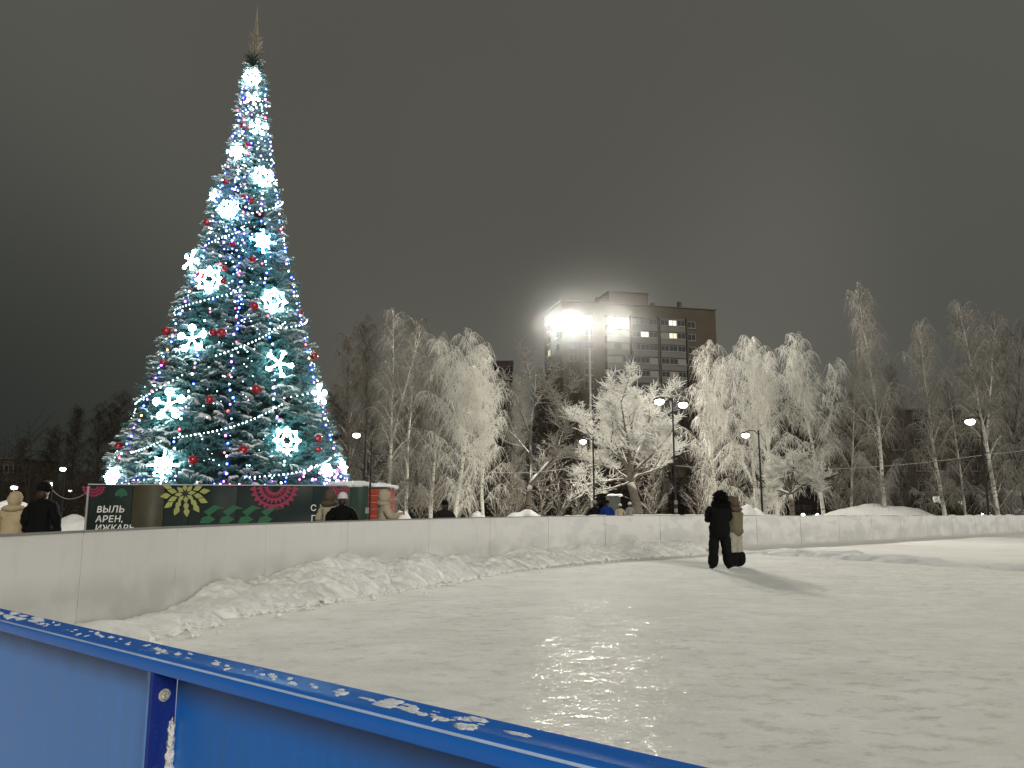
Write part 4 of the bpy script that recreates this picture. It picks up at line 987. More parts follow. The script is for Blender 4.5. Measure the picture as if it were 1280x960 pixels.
M['glass_dim'] = mat('unlit_glass', (.008, .008, .008), .5, .3, 1, spec=.1); M['frame_dim'] = mat('grey_window_frame', (.10, .095, .085), .7, .15)
M['balc'] = mat('pale_balcony_cladding', (.115, .11, .098), .7, .2, .6)
M['lit_w'] = emit('lit_room_white', (1, .95, .80), .9); M['lit_y'] = emit('lit_room_yellow', (1, .86, .48), .75); M['curtain'] = mat('pale_curtain', (.20, .195, .175), .9, .2, 2)
def window(root, x, z, w, h, pane, frame, y=0.0, ax='x', panes=2, label=None):
    """frame proud of the wall with panes behind it as a sub-part; ax = 'x' on the front face, 'y' on the side face"""
    mb = MB(); t = .09
    bars = [(-w / 2 + t / 2, 0, t, h), (w / 2 - t / 2, 0, t, h), (0, h / 2 - t / 2, w - 2 * t, t), (0, -h / 2 + t / 2, w - 2 * t, t)] + [(-w / 2 + w * k / panes, 0, t * .9, h - 2 * t) for k in range(1, panes)]
    pb = MB(); sb = MB()
    for (a, b, c, d) in bars: mb.box((a, 0, b) if ax == 'x' else (0, a, b), (c, .08, d) if ax == 'x' else (.08, c, d))
    pb.box((0, .03, 0) if ax == 'x' else (.03, 0, 0), (w - .1, .03, h - .1) if ax == 'x' else (.03, w - .1, h - .1))
    loc = (x, y - .042, z) if ax == 'x' else (y - .042, x, z)
    f = mb.build('window', frame, root, loc); pb.build('pane', pane, f)
    sb.box((0, -.1, -h / 2 - .06) if ax == 'x' else (-.1, 0, -h / 2 - .06), (w + .2, .26, .06) if ax == 'x' else (.26, w + .2, .06)); sb.build('sill', M['dimsnow'] if frame == M['frame'] else frame, f)
    if label: f['label'] = label
    return f
def tower():
    A = P(703, 376, 156); H = A.z; B = P(894, 388, 156); 
    yi = (480 - 388) / 960; dB = ray(894, 388); kB = (H - 1.5) / dB.z; B = EYE + dB * kB; dC = ray(668, 395); Cc = EYE + dC * ((H - 1.5) / dC.z)
    a = Vector((A.x, A.y, 0)); u = Vector((B.x - A.x, B.y - A.y, 0)); W = u.length; rz = math.atan2(u.y, u.x)
    vC = Vector((Cc.x - A.x, Cc.y - A.y, 0)); un = u.normalized(); vn = Vector((-un.y, un.x, 0)); D = max(12, vC.dot(vn))
    root = tag(empty('apartment_tower', a, rz), 'tall brown brick apartment tower with pale glazed balconies behind the floodlights', 'apartment tower')
    mb = MB(); mb.box((W / 2, D / 2, H / 2), (W, D, H)); mb.build('wall', M['brick'], root)
    mb = MB(); mb.box((W / 2, D / 2, H + .1), (W + .5, D + .5, .2)); mb.build('roof', mat('roof_edge', (.09, .08, .065), .8), root)
    fx = lambda px, py=400: (lambda d: ((EYE + d * ((a - EYE).dot(vn) / d.dot(vn)) - a).dot(un)))(ray(px, py))
    x0, x1 = fx(765), fx(814); hp = 2.9; mb = MB(); mb.box(((x0 + x1) / 2, 4.5, H + .2 + hp / 2), (x1 - x0, 6, hp)); mb.build('penthouse', M['brick'], root)
    mb = MB(); mb.box(((x0 + x1) / 2, 4.5, H + .2 + hp + .12), (x1 - x0 + .5, 6.5, .24)); mb.build('penthouse_roof', M['dark_metal'], root)
    for px, hh in ((749, 1.3), (819, .9), (853, 1.5)): mb = MB(); mb.box((fx(px), 1.2, H + .2 + hh / 2), (.7, .7, hh)); mb.build('vent', M['brick'], root)
    FH = 2.8; zc = lambda k: H - 3.7 - FH * k
    lit = {(1, 0): 'lit_y', (1, 1): 'lit_y', (2, 0): 'lit_w', (0, 1): 'lit_w'}
    for ci, (pa, pb_) in enumerate(((756, 784), (787, 819), (822.5, 853.5))):
        xa, xb = fx(pa), fx(pb_); w = xb - xa; c = (xa + xb) / 2
        for k in range(9):
            z = zc(k); mb = MB(); mb.box((c, -.55, z - 1.25), (w, 1.1, 1.25)); mb.build('balcony', M['balc'] if k < 5 else M['frame_dim'], root)
            mb = MB(); mb.box((c, -.58, z - 1.93), (w + .2, 1.2, .12)); mb.build('balcony_slab', M['balc'], root)
            n = 3; ww = w / n
            for j in range(n):
                pane = M['glass']
                if (ci, k) in ((1, 1), (2, 1)) and j in ((1,) if ci == 1 else (1,)): pane = M['lit_y'] if ci == 2 else M['lit_w']
                if (ci, k) == (2, 0) and j == 1: pane = M['lit_w']
                if (ci, k) == (1, 3) and j == 2: pane = M['curtain']
                elif rnd.random() < .18 and pane == M['glass']: pane = M['curtain']
                window(root, xa + ww * (j + .5), z + .02, ww - .06, 1.28, pane, M['frame'] if k < 5 else M['frame_dim'], -.98, 'x', 2)
            mb = MB(); mb.box((c, -.5, z + .88), (w, 1.0, .2)); mb.build('balcony_head', M['balc'] if k < 5 else M['frame_dim'], root)
    for px, ks in ((863.5, range(9)), (735, (0, 1, 2, 3, 4, 5)), (716, (1, 2, 3, 4, 5))):
        for k in ks: window(root, fx(px), zc(k) + .1, 1.9, 1.5, M['lit_w'] if (px, k) == (735, 0) else (M['curtain'] if rnd.random() < .12 else M['glass']), M['frame'], 0, 'x', 2)
    for yy in (D * .25, D * .72):
        for k in range(8): window(root, yy, zc(k) + .1, 2.2, 1.5, M['lit_y'] if (k == 2 and yy > D * .5) else M['glass'], M['frame'], 0, 'y', 2)
    for px in (788, 820.7, 856): 
        mb = MB(); mb.box((fx(px) - .1, -.62, H / 2 - 1.2), (.35, 1.24, H - 2.6)); mb.build('pilaster', M['brick'], root)
tower()
def low_block(name, pxa, pxb, top, Y, rows, cols, label, floor=2.9, shop=True, skip=0.0, rot=0.0):
    xa, xb = X(pxa, Y), X(pxb, Y); W = xb - xa; H = Z(top, Y); root = tag(empty(name, (xa, Y, 0), rot), label, 'building')
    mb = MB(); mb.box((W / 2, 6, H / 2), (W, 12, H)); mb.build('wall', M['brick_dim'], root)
    mb = MB(); mb.box((W / 2, 6, H + .12), (W + .8, 12.8, .24)); mb.build('roof', M['dark_metal'], root)
    for j in range(rows):
        for i in range(cols):
            if rnd.random() < skip: continue
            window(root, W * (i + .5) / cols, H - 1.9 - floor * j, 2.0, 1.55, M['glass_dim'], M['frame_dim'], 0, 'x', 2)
    if shop:
        mb = MB(); mb.box((W / 2, -.9, 3.05), (W, 1.8, .28)); mb.build('canopy', mat('canopy', (.06, .055, .05), .8), root)
        mb = MB(); mb.box((W / 2, -.9, 3.23), (W, 1.86, .08)); mb.build('canopy_snow', mat('dim_snow', (.16, .155, .14), .9), root)
        n = 14
        for i in range(n):
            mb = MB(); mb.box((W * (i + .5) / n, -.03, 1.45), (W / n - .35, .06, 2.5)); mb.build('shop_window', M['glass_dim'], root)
        for px, w, h, m in ((1173, 1.5, 2.2, 'lit_w'), (1148, 1.3, .7, 'curtain'), (1202, 1.0, .9, 'lit_y')):
            mb = MB(); mb.box((X(px, Y) - xa, -.09, 1.55), (w, .05, h)); o = mb.build('lit_doorway', M[m], root)
low_block('brick_building', 965, 1262, 513, 107, 4, 10, 'low dim brown brick building with dark shop windows behind the birches at right')
low_block('distant_building', 612, 640, 452, 190, 6, 4, 'distant dark block just left of the apartment tower behind the frosted birch', shop=False)
low_block('far_building', -70, 24, 574, 150, 3, 8, 'far dim building low at the left edge behind the dim trees', shop=False)
def shelter():
    Y = 62; xa, xb = X(1258, Y), X(1292, Y); W = xb - xa; z = Z(612, Y); root = tag(empty('kiosk', (xa, Y, .04)), 'small dark kiosk with a pale lit fascia at the right edge', 'kiosk')
    mb = MB(); mb.box((W / 2, .9, z / 2 - .1), (W, 1.8, z - .3)); mb.build('wall', M['dark_metal'], root)
    mb = MB(); mb.box((W / 2, -.03, z - .3), (W, .12, .42)); mb.build('fascia', mat('pale_fascia', (.30, .29, .25), .6), root)
    mb = MB(); mb.box((W / 2, .9, z + .03), (W + .2, 2.1, .12)); mb.build('roof', M['black'], root)
    mb = MB(); mb.box((W / 2, -.03, .95), (W * .85, .05, .35)); mb.build('counter', M['grey_metal'], root)
    Y = 46; root = tag(empty('booth', (X(768, Y), Y, .04)), 'small grey booth with a snowy roof left of the broad tree trunk', 'booth')
    h = Z(622, Y); w = .72; mb = MB(); mb.box((0, .5, h / 2), (w, 1, h)); mb.build('wall', mat('booth_grey', (.055, .057, .05), .7), root)
    mb = MB(); mb.box((0, .5, h + .03), (w + .16, 1.15, .05)); mb.build('roof', M['dark_metal'], root)
    mb = MB()
    for i in range(8): mb.ell((rnd.uniform(-.35, .35), rnd.uniform(0, 1), h + .08), (.2, .2, .09), 8, 5, .3)
    mb.build('roof_snow', M['bank'], root, smooth=True)
shelter()

# ------------------------------------------------------------------ lamps, mast, cables
LAMP = emit('lamp_light', (1, .90, .70), 10); LAMPC = emit('lamp_light_white', (1, .97, .88), 14); FLOOD = emit('floodlight_glare', (1, .97, .88), 30)
def lamp_head(root, x, z, side, r, m):
    mb = MB(); mb.ell((x, 0, z + r * .55), (r * 1.25, r * .8, r * .42), 14, 8); h = mb.build('lamp_head', M['dark_metal'], root, smooth=True)
    mb = MB(); mb.ell((x, -.02, z), (r, r * .85, r * .72), 14, 10); mb.build('lens', m, h, smooth=True)
def street_lamp(px, py, Y, side, label, m=LAMP, r=.2, arm=.6, both=None, plate=False):
    z = Z(py, Y); xh = X(px, Y); xp = xh + side * arm; root = tag(empty('street_lamp', (xp, Y, .04)), label, 'street lamp', 'street lamps')
    mb = MB(); mb.tube([(0, 0, 0), (0, 0, .9), (0, 0, .95), (0, 0, z + .25)], [.09, .09, .06, .04], 12); mb.build('pole', M['black'], root)
    def arm_(dx, zz):
        mb = MB(); mb.tube([(0, 0, zz + .02), (dx * .3, 0, zz + .24), (dx * .7, 0, zz + .26), (dx, 0, zz + r * .8)], .025, 8); mb.build('arm', M['black'], root); lamp_head(root, dx, zz, side, r, m)
    arm_(-side * arm, z)
    if both: arm_(X(both[0], Y) - xp, Z(both[1], Y))
    if plate:
        for k, mm in enumerate((M['frame'], M['black'], M['frame'])):
            mb = MB(); mb.tube([(0, 0, 1.05 + .22 * k), (0, 0, 1.26 + .22 * k)], .095, 12); mb.build('plate', mm, root)
street_lamp(443, 545, 42, 1, 'round white street lamp just right of the lower christmas tree', r=.21, arm=.5)
street_lamp(664, 602, 72, 1, 'small far street lamp at the foot of the snowy bent bough', r=.2, arm=.4)
street_lamp(730, 553, 42, 1, 'street lamp against the left side of the broad snowy tree', r=.19, arm=.55)
street_lamp(828, 503, 42, 1, 'double headed street lamp on a black pole with a striped plate', LAMPC, .26, .72, both=(858, 507), plate=True)
street_lamp(936, 545, 41, 1, 'street lamp above the couple, left of the low snowy tree', LAMPC, .2, .7)
street_lamp(1222, 528, 41, 1, 'rightmost street lamp beside the thick forked birch', LAMPC, .25, .55)
street_lamp(75, 587, 60, 1, 'highest of the street lamps at far left, in front of the dim trees', r=.24, arm=.2)
street_lamp(58, 606, 50, 1, 'brightest street lamp at far left, right over the man in black', LAMPC, r=.27, arm=.3)
street_lamp(16, 610, 62, -1, 'leftmost street lamp, above the cream hooded coat', r=.26, arm=.3)
street_lamp(86, 614, 80, 1, 'tiny far street lamp left of the podium', r=.17, arm=.3)
street_lamp(592, 459, 88, 1, 'pinpoint lamp high among the twigs of the frosted weeping birch', r=.2, arm=.3)
street_lamp(576, 538, 88, 1, 'pinpoint lamp halfway up the frosted weeping birch', r=.2, arm=.3)
def mast():
    Y = 60; x = X(740, Y); zt = Z(404, Y); root = tag(empty('floodlight_mast', (x, Y, .04)), 'tall steel mast with glaring floodlights in front of the apartment tower', 'floodlight mast')
    mb = MB(); mb.tube([(0, 0, 0), (0, 0, zt * .5), (0, 0, zt)], [.15, .12, .085], 14); mb.build('pole', M['grey_metal'], root)
    mb = MB(); xa, xb = X(694, Y) - x, X(784, Y) - x; mb.box((0.5 * (xa + xb), 0, zt - .15), (xb - xa, .12, .12)); mb.build('crossbar', M['dark_metal'], root)
    mb = MB(); mb.box((0, -.12, Z(432, Y)), (.5, .3, .3)); mb.tube([(-.35, -.1, Z(430, Y)), (.35, -.1, Z(430, Y))], .05, 8); mb.build('bracket', M['dark_metal'], root)
    for i, (px, py, r) in enumerate(((700, 410, .60), (724, 407, .46), (774, 407, .60))):
        hx, hz = X(px, Y) - x, Z(py, Y) - .0; mb = MB(); mb.box((hx, -.05, hz), (r * 1.7, .35, r * 1.15)); mb.tube([(hx, 0, hz), (hx, 0, zt - .15)], .04, 6); h = mb.build('floodlight', M['dark_metal'], root)
        mb = MB(); mb.ell((hx, -.28, hz), (r * .78, .1, r * .5), 18, 12); mb.build('lens', FLOOD, h, smooth=True)
        ld = bpy.data.lights.new('floodlight_beam', 'SPOT'); ld.energy = FLOOD_W * r * r * 1.2; ld.spot_size = RD(150); ld.spot_blend = .6; ld.shadow_soft_size = .8; ld.color = (1, .965, .885)
        lo = bpy.data.objects.new('floodlight_beam', ld); C.objects.link(lo); lo.location = (x + hx, Y - .75, hz); tgt = Vector((4 + 3 * (i - 1), 16, 0)); lo.rotation_euler = (tgt - Vector(lo.location)).to_track_quat('-Z', 'Y').to_euler()
    # drifting frozen mist round the lamps
    for i, px in enumerate((711, 774)):
        me = bpy.data.meshes.new('mist'); mb = MB(); mb.ell((0, 0, 0), (1, 1, 1), 32, 20); me.from_pydata(mb.v, [], mb.f); me.update()
        m = bpy.data.materials.new('frozen_mist'); m.use_nodes = True; nt = m.node_tree; nt.nodes.clear(); out = nt.nodes.new('ShaderNodeOutputMaterial'); vs = nt.nodes.new('ShaderNodeVolumeScatter')
        tc = nt.nodes.new('ShaderNodeTexCoord'); ln = nt.nodes.new('ShaderNodeVectorMath'); ln.operation = 'LENGTH'; L(nt, tc.outputs['Object'], ln.inputs[0])
        d = nt.nodes.new('ShaderNodeMath'); d.operation = 'POWER'; L(nt, ramp(nt, ln.outputs['Value'], 1.0, 0.0), d.inputs[0]); d.inputs[1].default_value = 1.6
        d2 = nt.nodes.new('ShaderNodeMath'); d2.operation = 'MULTIPLY'; L(nt, d.outputs[0], d2.inputs[0]); d2.inputs[1].default_value = MIST
        L(nt, d2.outputs[0], vs.inputs['Density']); vs.inputs['Color'].default_value = (.97, .95, .9, 1); vs.inputs['Anisotropy'].default_value = .55; L(nt, vs.outputs[0], out.inputs['Volume'])
        o = link_mesh('mist', me, m, None, (X(px, Y), Y - .6, Z(408, Y))); o.scale = (9, 9, 9)
        tag(o, 'glowing frozen mist around the %s floodlight' % ('left pair of' if i == 0 else 'single right'), 'mist', kind='stuff')
FLOOD_W = 60000; MIST = .0023
mast()
def cable(a, b, sag, label, r=.012):
    a, b = Vector(a), Vector(b); n = 24; mb = MB(); pts = [a.lerp(b, i / n) - Vector((0, 0, sag * 4 * (i / n) * (1 - i / n))) for i in range(n + 1)]
    mb.tube([p - a for p in pts], r, 5); tag(mb.build('overhead_cable', mat('pale_cable', (.35, .34, .31), .7, .1), None, a), label, 'cable', 'overhead cables')
cable(P(612, 590, 43), P(748, 577, 42), .25, 'snowy overhead cable crossing left of the broad tree', .016)
cable(P(845, 582, 42), P(1240, 567, 41), .5, 'long overhead cable from the double headed lamp to the rightmost street lamp', .014)
cable(P(840, 488, 42), P(905, 486, 52), .1, 'short overhead cable beside the double headed street lamp', .016)
cable(P(1240, 567, 41), P(1310, 556, 44), .1, 'overhead cable leaving the rightmost street lamp to the right', .014)
cable(P(60, 605, 24), P(113, 612, 21.2), .35, 'drooping cable between the far left trees and the podium', .012)

# ------------------------------------------------------------------ parked cars by the dark shop front
def car(px, Y, rz, label):
    root = tag(empty('parked_car', (X(px, Y), Y, .04), rz), label, 'car', 'parked cars')
    body = [(-.0, .35), (.0, .72), (.25, .82), (1.15, .92), (1.75, 1.42), (3.1, 1.46), (3.9, 1.0), (4.35, .92), (4.4, .4), (3.9, .28), (.4, .28)]
    mb = MB(); mb.prism(body, (-.85, 0, 0), (0, 1, 0), (0, 0, 1), (1, 0, 0), 1.7); o = mb.build('body', mat('dark_car_paint', (.03, .03, .032), .3, .1, spec=.5), root)
    bv = o.modifiers.new('b', 'BEVEL'); bv.width = .08; bv.segments = 3
    mb = MB(); mb.prism([(1.22, .96), (1.80, 1.36), (1.78, 1.39), (1.18, .98)], (-.7, -.02, 0), (0, 1, 0), (0, 0, 1), (1, 0, 0), 1.4); mb.build('windscreen', M['glass'], root)
    for s in (-1, 1):
        mb = MB(); mb.prism([(1.45, .98), (1.88, 1.36), (3.0, 1.38), (3.5, 1.0)], (s * .852, 0, 0), (0, 1, 0), (0, 0, 1), (s, 0, 0), .01); mb.build('side_window', M['glass'], root)
        mb = MB(); mb.ell((s * .62, .02, .62), (.17, .07, .12), 14, 8); mb.build('headlight', CARL, root, smooth=True)
        for yy in (.8, 3.5):
            mb = MB(); mb.tube([(s * .70, yy, .31), (s * .88, yy, .31)], .31, 20); w = mb.build('wheel', M['black'], root)
            mb = MB(); mb.tube([(s * .88, yy, .31), (s * .89, yy, .31)], .19, 14); mb.build('rim', M['grey_metal'], w)
    mb = MB(); mb.box((0, -.02, .42), (1.5, .06, .14)); mb.build('bumper', M['black'], root)
CARL = emit('headlight_glow', (1, .95, .82), 16)
car(1012, 66, .06, 'parked car with headlights on, left end of the long snow pile')
car(1232, 70, .5, 'parked car with headlights on under the rightmost street lamp')

# ------------------------------------------------------------------ people
SKINM = mat('skin', (.45, .27, .19), .6, .1, 10)
def person(label, loc, yaw, h, coat, trous, boots, hat, hatm, coat_end=.78, bulk=1.0, stance=.10, lean=0.0, headtilt=0.0, arms='pockets', boot_top=.30, group=None, fur=False, boot_w=1.0, wd=1.0, leg=1.0):
    k = h / 1.75; root = tag(empty('person', loc, yaw), label, 'person', group); root.scale = (k * wd, k * wd, k)
    s = lambda v: (v[0] + lean * v[2] * .5, v[1], v[2])
    ht = headtilt
    if arms == 'phone': el, wr, hd = (.25, .10, 1.13), (.10, .30, 1.22), (.05, .36, 1.25)
    elif arms == 'hug': el, wr, hd = (.20, .10, 1.12), (.12, .32, 1.10), (.06, .38, 1.12)
    elif arms == 'side': el, wr, hd = (.27, -.03, 1.14), (.28, .05, .90), (.28, .07, .82)
    else: el, wr, hd = (.29, -.06, 1.14), (.24, .10, .96), (.20, .15, .91)
    # body: one continuous skinned figure
    pts = [(0, 0, .95), (0, 0, 1.10), (0, 0, 1.30), (ht * .3, .0, 1.46), (ht * .6, .01, 1.53), (ht * .9, .03, 1.60), (ht, .02, 1.68)]; rad = [.14, .13, .145, .07, .055, .082, .078]; ed = [(0, 1), (1, 2), (2, 3), (3, 4), (4, 5), (5, 6)]
    def add(p, r, par): pts.append(p); rad.append(r); ed.append((par, len(pts) - 1)); return len(pts) - 1
    add((ht, .118, 1.605), .014, 5)
    for sg in (-1, 1):
        m_ = lambda v: (v[0] * sg, v[1], v[2])
        a = add(m_((.17, 0, 1.41)), .065, 2); a = add(m_(el), .045, a); a = add(m_(wr), .032, a); hnd = add(m_(hd), .034, a)
        dv = (Vector(hd) - Vector(wr)).normalized(); sd = dv.cross(Vector((0, 0, 1))).normalized()
        for f, (o_, l_) in enumerate(((-.028, .075), (-.009, .085), (.010, .08), (.027, .062))):
            q = Vector(hd) + sd * o_ + dv * l_ * .5; i1 = add(m_(q), .010, hnd); add(m_(q + dv * l_ * .45 - Vector((0, 0, .015))), .008, i1)
        q = Vector(wr).lerp(Vector(hd), .6) + sd * .045; i1 = add(m_(q), .011, hnd); add(m_(q + dv * .04 + sd * .01), .009, i1)
        a = add(m_((.09, 0, .90)), .095, 0); a = add((sg * (.09 + stance * .5), .02, .50), .06, a); a = add((sg * (.09 + stance), -.02, .09), .042, a); add((sg * (.10 + stance * 1.15), .13, .035), .035, a)
    skin('body', [s(p) for p in pts], ed, rad, SKINM, root, 1)
    mb = MB()
    for sg in (-1, 1): mb.ell(s((ht + sg * .032, .100, 1.63)), (.010, .006, .007), 8, 6)
    mb.build('eyes', M['black'], root)
    b = bulk
    pts = [(0, 0, coat_end), (0, 0, .98), (0, 0, 1.12), (0, 0, 1.30), (ht * .2, 0, 1.44), (ht * .3, .0, 1.49)]; rad = [.205 * b, .215 * b, .20 * b, .20 * b, .14 * b, .10 * b]; ed = [(0, 1), (1, 2), (2, 3), (3, 4), (4, 5)]
    for sg in (-1, 1):
        m_ = lambda v: (v[0] * sg * b ** .5, v[1], v[2])
        a = add(m_((.20, -.01, 1.385)), .105 * b, 3); a = add(m_(el), .080 * b, a); add(m_(wr), .060 * b, a)
    co = skin('coat', [s(p) for p in pts], ed, rad, coat, root, 2, crease=.026)
    pts = [(0, 0, 1.06), (0, 0, .90)]; rad = [.165, .165]; ed = [(0, 1)]
    for sg in (-1, 1):
        a = add((sg * .10, 0, .84), .115 * leg, 1); a = add((sg * (.09 + stance * .5), .02, .50), .098 * leg, a); add((sg * (.09 + stance), -.02, .12), .086 * leg, a)
    skin('trousers', [s(p) for p in pts], ed, rad, trous, root, 2, crease=.018)
    for sg in (-1, 1):
        f = .09 + stance; t_ = .09 + stance * (1 - .5 * boot_top / .5)
        skin('boot', [s((sg * t_, -.01, boot_top)), s((sg * f, -.02, .10)), s((sg * f, -.03, .052)), s((sg * (f + .015), .13, .045))], [(0, 1), (1, 2), (2, 3)], [.082 * boot_w, .075 * boot_w, .052, .048], boots, root, 1)
    hc = Vector(s((ht, .0, 1.63)))
    if hat == 'hood':
        mb = MB(); mb.ell(hc + Vector((0, -.02, -.005)), (.122, .138, .165), 18, 12, .16); mb.ell(hc + Vector((-ht * .2, -.05, -.17)), (.20, .15, .075), 16, 9, .2); mb.build('hood', hatm, root, smooth=True)
        if fur:
            mb = MB(); r_ = random.Random(4)
            for i in range(520):
                d = Vector((r_.gauss(0, 1), r_.gauss(-.1, 1), r_.gauss(0, 1))).normalized(); p = hc + (Vector((d.x * .118, d.y * .12 - .02, d.z * .14 + .01)) if i % 2 else Vector((d.x * .155, d.y * .12 - .045, d.z * .08 - .12)))
                mb.tube([p, p + (d + Vector((0, 0, -.5))) * .055], [.016, .003], 4)
            mb.build('fur_trim', hatm, root)
    else:
        mb = MB(); mb.ell(hc + Vector((0, -.005, .055)), (.108, .118, .105), 18, 12, .06); mb.build('knitted_cap', hatm, root, smooth=True)
        mb = MB(); mb.tube([hc + Vector((math.cos(a) * .104, math.sin(a) * .114 - .004, .022)) for a in np.linspace(0, 6.283, 21)], .021, 6, False); mb.build('cap_cuff', hatm, root, smooth=True)
        mb = MB(); mb.ell(hc + Vector((0, -.06, -.06)), (.085, .07, .09), 12, 8, .2); mb.build('hair', mat('dark_hair', (.03, .02, .012), .6), root, smooth=True)
    if arms == 'phone':
        mb = MB(); mb.box(s((.0, .43, 1.29)), (.075, .01, .15)); tag(mb.build('phone', M['black'], root), None)
    return root
def cloth(name, col, s=9): return mat(name, col, .85, .22, s, .5, .15, bdist=.02)
BLK = cloth('black_padded_cloth', (.003, .003, .0034)); BLK2 = cloth('black_cloth', (.004, .004, .0045)); CREAM = cloth('cream_padded_cloth', (.36, .285, .175)); BEIGE = cloth('beige_padded_cloth', (.33, .285, .20)); BRN = cloth('brown_cloth', (.09, .065, .045)); DRK = cloth('charcoal_cloth', (.012, .0105, .0095))
BLUE = cloth('royal_blue_cloth', (.005, .025, .15)); OLIVE = cloth('khaki_cloth', (.13, .115, .07)); PALE = cloth('pale_trousers_cloth', (.30, .285, .23)); WHT = cloth('white_knit', (.55, .54, .50)); GRY = cloth('grey_knit', (.20, .20, .19))
g = G(901, 711.5, 0)
person('man in black hooded coat and boots, back turned, standing on the ice', (g.x, g.y, .0), .0, 1.80, BLK, BLK2, BLK, 'hood', BLK, .62, 1.10, .075, .02, .03, 'hug', .36, 'couple on the ice', True, 1.5, 1.12, 1.15)
g = G(924, 708.5, 0)
g = G(921.5, 709.5, 0)
person('woman in khaki jacket, pale trousers and tall black boots beside the man on the ice', (g.x - .02, g.y + .05, .0), .75, 1.68, OLIVE, PALE, BLK, 'hood', BRN, .74, 1.0, .05, -.02, -.05, 'hug', .42, 'couple on the ice', False, 1.7, 1.25, 1.15)
def stand(px, py_top, Y, *a, **k):
    h = Z(py_top, Y) - .09; return person(a[0], (X(px, Y), Y, .09), a[1], h, *a[2:], **k)
stand(19, 616, 13.8, 'person in a cream hooded coat standing at far left behind the wall', .1, CREAM, CREAM, BRN, 'hood', CREAM, .55, 1.12)
stand(54, 604.5, 13.6, 'man in black coat and dark cap standing at far left behind the wall', -.1, BLK, BLK2, BLK, 'cap', BLK, .60, 1.06, arms='side')
stand(411, 613, 17.2, 'person in a pale beige jacket and brown hat leaning towards a friend by the podium', -.3, BEIGE, DRK, BRN, 'hood', BRN, .62, .82, lean=.05)
stand(428, 617, 16.6, 'person in a wide black coat and white knitted cap before the podium', .2, BLK, BLK2, BLK, 'cap', WHT, .60, 1.12)
stand(481, 613, 16.8, 'person in a cream padded coat looking at a phone beside the red cabin', -1.2, BEIGE, DRK, BRN, 'hood', BEIGE, .58, 1.0, arms='phone', lean=0.0)
stand(556, 626, 21, 'lone person in dark coat and dark hat behind the wall, right of the red cabin', .2, DRK, DRK, BLK, 'cap', BLK, .60, 1.1)
TR = 'huddled trio behind the wall below the broad tree'
stand(743, 626, 31, 'left one of the huddled trio, black coat and grey cap', .2, BLK, BLK2, BLK, 'cap', GRY, .6, 1.0, group=TR)
stand(751, 627, 31.5, 'middle one of the huddled trio, all in black', 0, BLK, BLK2, BLK, 'hood', BLK, .6, 1.0, group=TR)
stand(758.5, 625.5, 31, 'right one of the huddled trio in a bright blue jacket', -.2, BLUE, BLK2, BLK, 'cap', BLK, .6, 1.05, group=TR)
stand(775, 630, 40, 'far person in a pale coat just left of the broad tree trunk', 0, BEIGE, DRK, BRN, 'cap', WHT, .55, .95)
stand(787, 628, 42, 'far person in dark grey clothes beside the broad tree trunk', .4, GRY, DRK, BLK, 'cap', WHT, .6, .95)

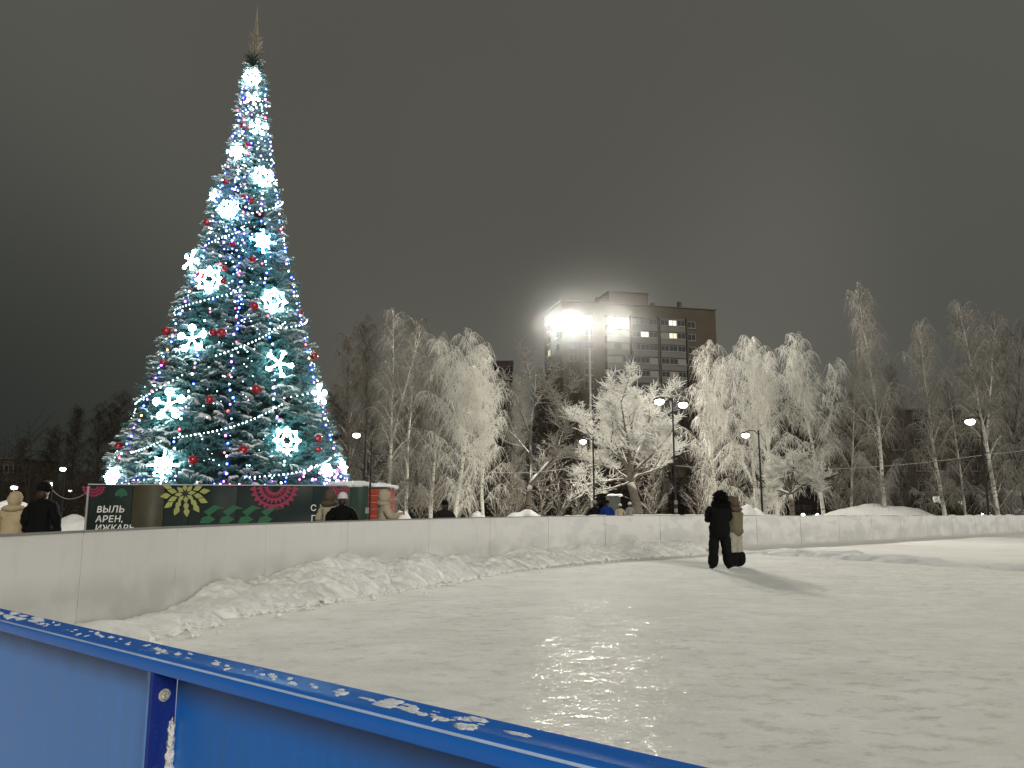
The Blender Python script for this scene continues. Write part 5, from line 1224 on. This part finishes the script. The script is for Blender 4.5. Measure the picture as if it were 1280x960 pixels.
# ------------------------------------------------------------------ sky and light
def world():
    w = bpy.data.worlds.new('World'); sc.world = w; w.use_nodes = True; nt = w.node_tree; bg = nt.nodes['Background']
    sky = nt.nodes.new('ShaderNodeTexSky'); sky.sky_type = 'NISHITA'; sky.sun_disc = False; sky.sun_elevation = RD(22); sky.sun_rotation = RD(SUN_AZ)
    tc = nt.nodes.new('ShaderNodeTexCoord'); nrm = nt.nodes.new('ShaderNodeVectorMath'); nrm.operation = 'NORMALIZE'; L(nt, tc.outputs['Generated'], nrm.inputs[0])
    s = nt.nodes.new('ShaderNodeSeparateXYZ'); L(nt, nrm.outputs[0], s.inputs[0])
    def lobe(d, lo, hi):
        v = Vector(d).normalized(); n = nt.nodes.new('ShaderNodeVectorMath'); n.operation = 'DOT_PRODUCT'; L(nt, nrm.outputs[0], n.inputs[0]); n.inputs[1].default_value = v
        m_ = nt.nodes.new('ShaderNodeMapRange'); m_.interpolation_type = 'SMOOTHERSTEP'; L(nt, n.outputs['Value'], m_.inputs[0]); m_.inputs[1].default_value = lo; m_.inputs[2].default_value = hi; return m_.outputs[0]
    # cloud deck lit from below by the town: brownish grey, darker low in the west (left), brighter over the rink lamps
    m_ = nt.nodes.new('ShaderNodeMapRange'); m_.interpolation_type = 'SMOOTHSTEP'; L(nt, s.outputs[0], m_.inputs[0]); m_.inputs[1].default_value = -.62; m_.inputs[2].default_value = -.02
    el = nt.nodes.new('ShaderNodeMapRange'); el.interpolation_type = 'SMOOTHSTEP'; L(nt, s.outputs[2], el.inputs[0]); el.inputs[1].default_value = .02; el.inputs[2].default_value = .62
    c = mixc(nt, m_.outputs[0], mixc(nt, el.outputs[0], (.021, .0245, .021), (.101, .102, .088)), mixc(nt, el.outputs[0], (.085, .0855, .073), (.098, .098, .084)))
    c = mixc(nt, lobe(ray(740, 408), .90, 1.0), c, (.125, .122, .104))
    c = mixc(nt, lobe(ray(560, 60), .86, 1.0), c, (.092, .090, .076))
    nz = nt.nodes.new('ShaderNodeTexNoise'); nz.inputs['Scale'].default_value = 2.2; nz.inputs['Detail'].default_value = 4; L(nt, nrm.outputs[0], nz.inputs['Vector'])
    c = mixc(nt, ramp(nt, nz.outputs['Fac'], .3, .7, .0, .16), c, (.05, .05, .045))
    mx = nt.nodes.new('ShaderNodeVectorMath'); mx.operation = 'SCALE'; L(nt, sky.outputs[0], mx.inputs[0]); mx.inputs['Scale'].default_value = .00004
    ad = nt.nodes.new('ShaderNodeVectorMath'); ad.operation = 'ADD'; L(nt, c, ad.inputs[0]); L(nt, mx.outputs[0], ad.inputs[1])
    L(nt, ad.outputs[0], bg.inputs['Color']); bg.inputs['Strength'].default_value = 1.0
SUN_AZ = 160
world()
sd = bpy.data.lights.new('sun', 'SUN'); sd.energy = 2.15; sd.angle = RD(24); sd.color = (1, .965, .89)
so = bpy.data.objects.new('sun', sd); C.objects.link(so)
az = RD(SUN_AZ); to = Vector((math.sin(az) * math.cos(RD(22)), math.cos(az) * math.cos(RD(22)), math.sin(RD(22)))); so.rotation_euler = (-to).to_track_quat('-Z', 'Y').to_euler(); so.location = to * 60

sc.view_settings.view_transform = 'Standard'; sc.view_settings.look = 'None'; sc.view_settings.exposure = 0; sc.view_settings.gamma = 1
sc.cycles.use_denoising = True
try: sc.cycles.denoiser = 'OPENIMAGEDENOISE'
except Exception: pass
sc.cycles.max_bounces = 5; sc.cycles.diffuse_bounces = 3; sc.cycles.glossy_bounces = 2; sc.cycles.transmission_bounces = 2; sc.cycles.volume_bounces = 0; sc.cycles.volume_step_rate = 2
sc.cycles.sample_clamp_indirect = 4; sc.cycles.caustics_reflective = False; sc.cycles.caustics_refractive = False; sc.cycles.use_light_tree = True
